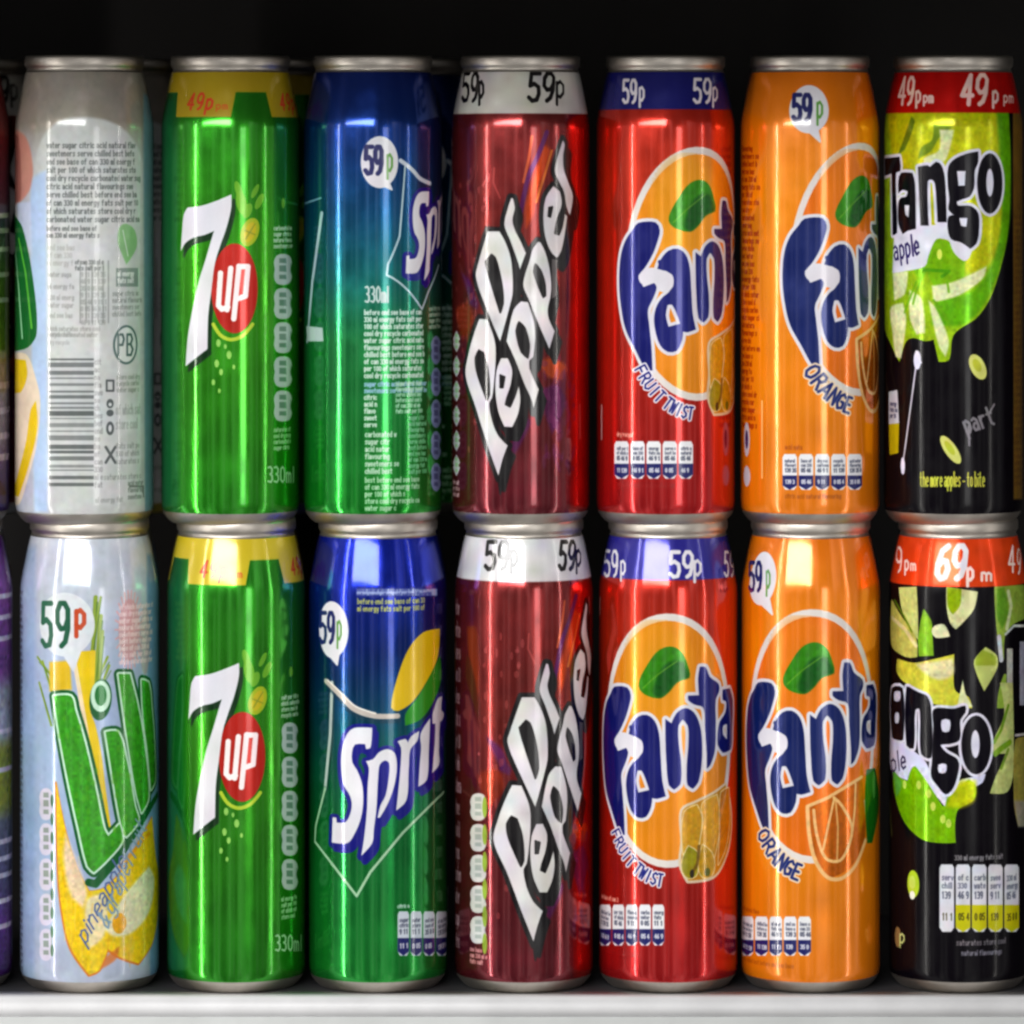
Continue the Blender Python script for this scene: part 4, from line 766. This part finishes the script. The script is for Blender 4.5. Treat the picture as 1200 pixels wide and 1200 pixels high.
def tab_mesh():
    bm = bmesh.new(); bmesh.ops.create_cube(bm, size=1)
    for v in bm.verts: v.co = Vector((v.co.x * 22 * U * (1 if v.co.y > 0 else .8), v.co.y * 38 * U, (538.2 + v.co.z * 3) * U))
    bmesh.ops.bevel(bm, geom=[e for e in bm.edges if abs(e.verts[0].co.z - e.verts[1].co.z) > 1e-6], offset=7 * U, segments=4, affect='EDGES')
    me = bpy.data.meshes.new("pull_tab"); bm.to_mesh(me); bm.free(); return me
ME_TAB = tab_mesh(); 
for me in (ME_BASE, ME_LID, ME_TAB): me.materials.append(M_ALU)
ME_BODY.materials.append(M_ALU)

def link(o): scene.collection.objects.link(o); return o
def make_can(name):
    root = link(bpy.data.objects.new(name, None)); root.empty_display_size = .02
    for nm, me in (("body", ME_BODY), ("base", ME_BASE), ("lid", ME_LID)):
        o = link(bpy.data.objects.new(nm, me)); o.parent = root
        if nm == "body": o.material_slots[0].link = 'OBJECT'
        if nm == "lid": t = link(bpy.data.objects.new("pull_tab", ME_TAB)); t.parent = o; t.rotation_euler.z = .6
    return root
def copy_can(src):
    r = link(src.copy())
    for ch in src.children:
        c = link(ch.copy()); c.parent = r
        for g in ch.children: d = link(g.copy()); d.parent = c
    return r
def tag(o, label, cat="drink can", group=None, kind=None):
    if label: o["label"] = label
    if cat: o["category"] = cat
    if group: o["group"] = group
    if kind: o["kind"] = kind
proto = make_can("drink_can"); used = [False]
def place(cx, row, mat, label, group, depth=0.0, spin=0.0):
    o = proto if not used[0] else copy_can(proto); used[0] = True
    o.location = ((cx - 600) * U, depth * U, row * PITCH * U); o.rotation_euler.z = spin
    for ch in o.children:
        if ch.type == 'MESH' and len(ch.material_slots) and ch.data == ME_BODY:
            ch.material_slots[0].link = 'OBJECT'; ch.material_slots[0].material = mat
    tag(o, label, "drink can", group)
    return o
TOP = "cans standing in the upper layer"; BOT = "cans standing on the white shelf"; REAR = "cans in the dark second row"
mats = {}
plan = [
 ("pale_top", 99, 1, art_lilt, (), "pale grey can turned to its back with barcode and small print, upper layer"),
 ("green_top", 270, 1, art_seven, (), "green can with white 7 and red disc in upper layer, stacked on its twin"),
 ("blue_top", 437, 1, art_sprite, (), "blue to green can turned to its ingredients print with white 59p bubble, upper layer"),
 ("maroon_top", 610, 1, art_pepper, (), "dark red can with slanting white lettering, upper layer, dull grey price band"),
 ("red_top", 780, 1, art_fanta, (True,), "bright red can with fat blue lettering in upper layer, under a dark blue price band"),
 ("orange_top", 949, 1, art_fanta, (False,), "orange can in upper layer with its roundel and blue lettering half turned out of sight"),
 ("black_top", 1117, 1, art_tango, (), "black apple can in upper layer with red 49p band and large green apple"),
 ("pale_low", 105, 0, art_lilt, (), "pale blue can with slanting green lettering and yellow fruit, on the white shelf"),
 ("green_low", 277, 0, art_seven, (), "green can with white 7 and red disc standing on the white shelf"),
 ("blue_low", 443, 0, art_sprite, (), "blue to green can showing white lettering and a yellow lemon, on the shelf"),
 ("maroon_low", 614, 0, art_pepper, (), "dark red can with slanting white lettering turned right, standing on the shelf"),
 ("red_low", 783, 0, art_fanta, (True,), "bright red can with whole orange roundel and fat blue lettering, on the shelf"),
 ("orange_low", 950, 0, art_fanta, (False,), "orange can facing front with whole roundel, ORANGE printed below, on the shelf"),
 ("black_low", 1123, 0, art_tango, (), "black apple can on the shelf with pills panel and yellow-green leaves"),
 ("purple_top", -70, 1, art_purple, (), "dark red and purple can cut off at the photo's left edge, upper layer"),
 ("purple_low", -67, 0, art_purple, (), "purple can cut off at the photo's left edge, standing on the shelf"),
]
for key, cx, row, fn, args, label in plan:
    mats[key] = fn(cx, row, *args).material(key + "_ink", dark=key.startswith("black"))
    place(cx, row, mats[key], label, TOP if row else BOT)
rear = [(-44, "maroon_top", "maroon_low", "dark red can"), (130, "pale_top", "pale_low", "pale grey can"), (300, "green_top", "green_low", "green can with yellow band"), (468, "blue_top", "blue_low", "dark blue can")]
between = ['behind the purple can', 'behind the barcode can', 'behind the green can', 'behind the blue can']
for (x, kt, kl, nm), bt in zip(rear, between):
    for row, k in ((1, kt), (0, kl)):
        place((x - 600 + (8 if row else -22)) * 1.031 + 600, row, mats[k], f"rear {nm}, {'upper' if row else 'lower'} layer, in shadow {bt}", REAR, depth=174, spin=.25)

# ------------------------------------------------------------------ shelf, rail, cabinet
def box(name, x0, x1, y0, y1, z0, z1, mat, parent=None, bev=0.0, seg=3):
    bm = bmesh.new(); bmesh.ops.create_cube(bm, size=1)
    for v in bm.verts: v.co = Vector(((x0 + x1) / 2 + v.co.x * (x1 - x0), (y0 + y1) / 2 + v.co.y * (y1 - y0), (z0 + z1) / 2 + v.co.z * (z1 - z0))) * U
    if bev: bmesh.ops.bevel(bm, geom=bm.edges[:], offset=bev * U, segments=seg, affect='EDGES')
    me = bpy.data.meshes.new(name); bm.to_mesh(me); bm.free()
    for p in me.polygons: p.use_smooth = bool(bev)
    me.materials.append(mat); o = link(bpy.data.objects.new(name, me)); o.parent = parent; return o
sh = link(bpy.data.objects.new("shelf", None)); tag(sh, "white shelf with rounded front edge carrying the lower layer of cans", "shelf")
box("board", -1300, 1300, -55, 520, -20, -0.1, M_SHADED_TOP, sh, 0)  # shelf top behind the lip, coloured dark to stand for shade
lip = box("front_lip", -1300, 1300, -98, -55.2, -22, -0.1, M_SHELF, sh, 2.2); 
rail = box("front_rail", -1300, 1300, -97, -90.4, -140, -22.6, M_RAIL, sh, 1.0)
bw = box("back_wall", -2400, 2400, 530, 545, -600, 2600, M_BLACK); bw["kind"] = "structure"
for x0 in (-1330, 1302):
    w_ = box("side_light_blocker", x0, x0 + 28, -100, 528, -600, 1189, M_BLACK); w_["kind"] = "structure"  # unseen sides, added to keep stray light off the back wall
up = link(bpy.data.objects.new("upper_shade_shelf", None)); tag(up, "unseen shelf above the cans, deepened to shade the upper layer", "shelf")
box("board", -1300, 1300, -720, 520, 1190, 1215, M_UNDER, up, 1.0)  # out of view; depth stretched forward to block light from the upper shoulders
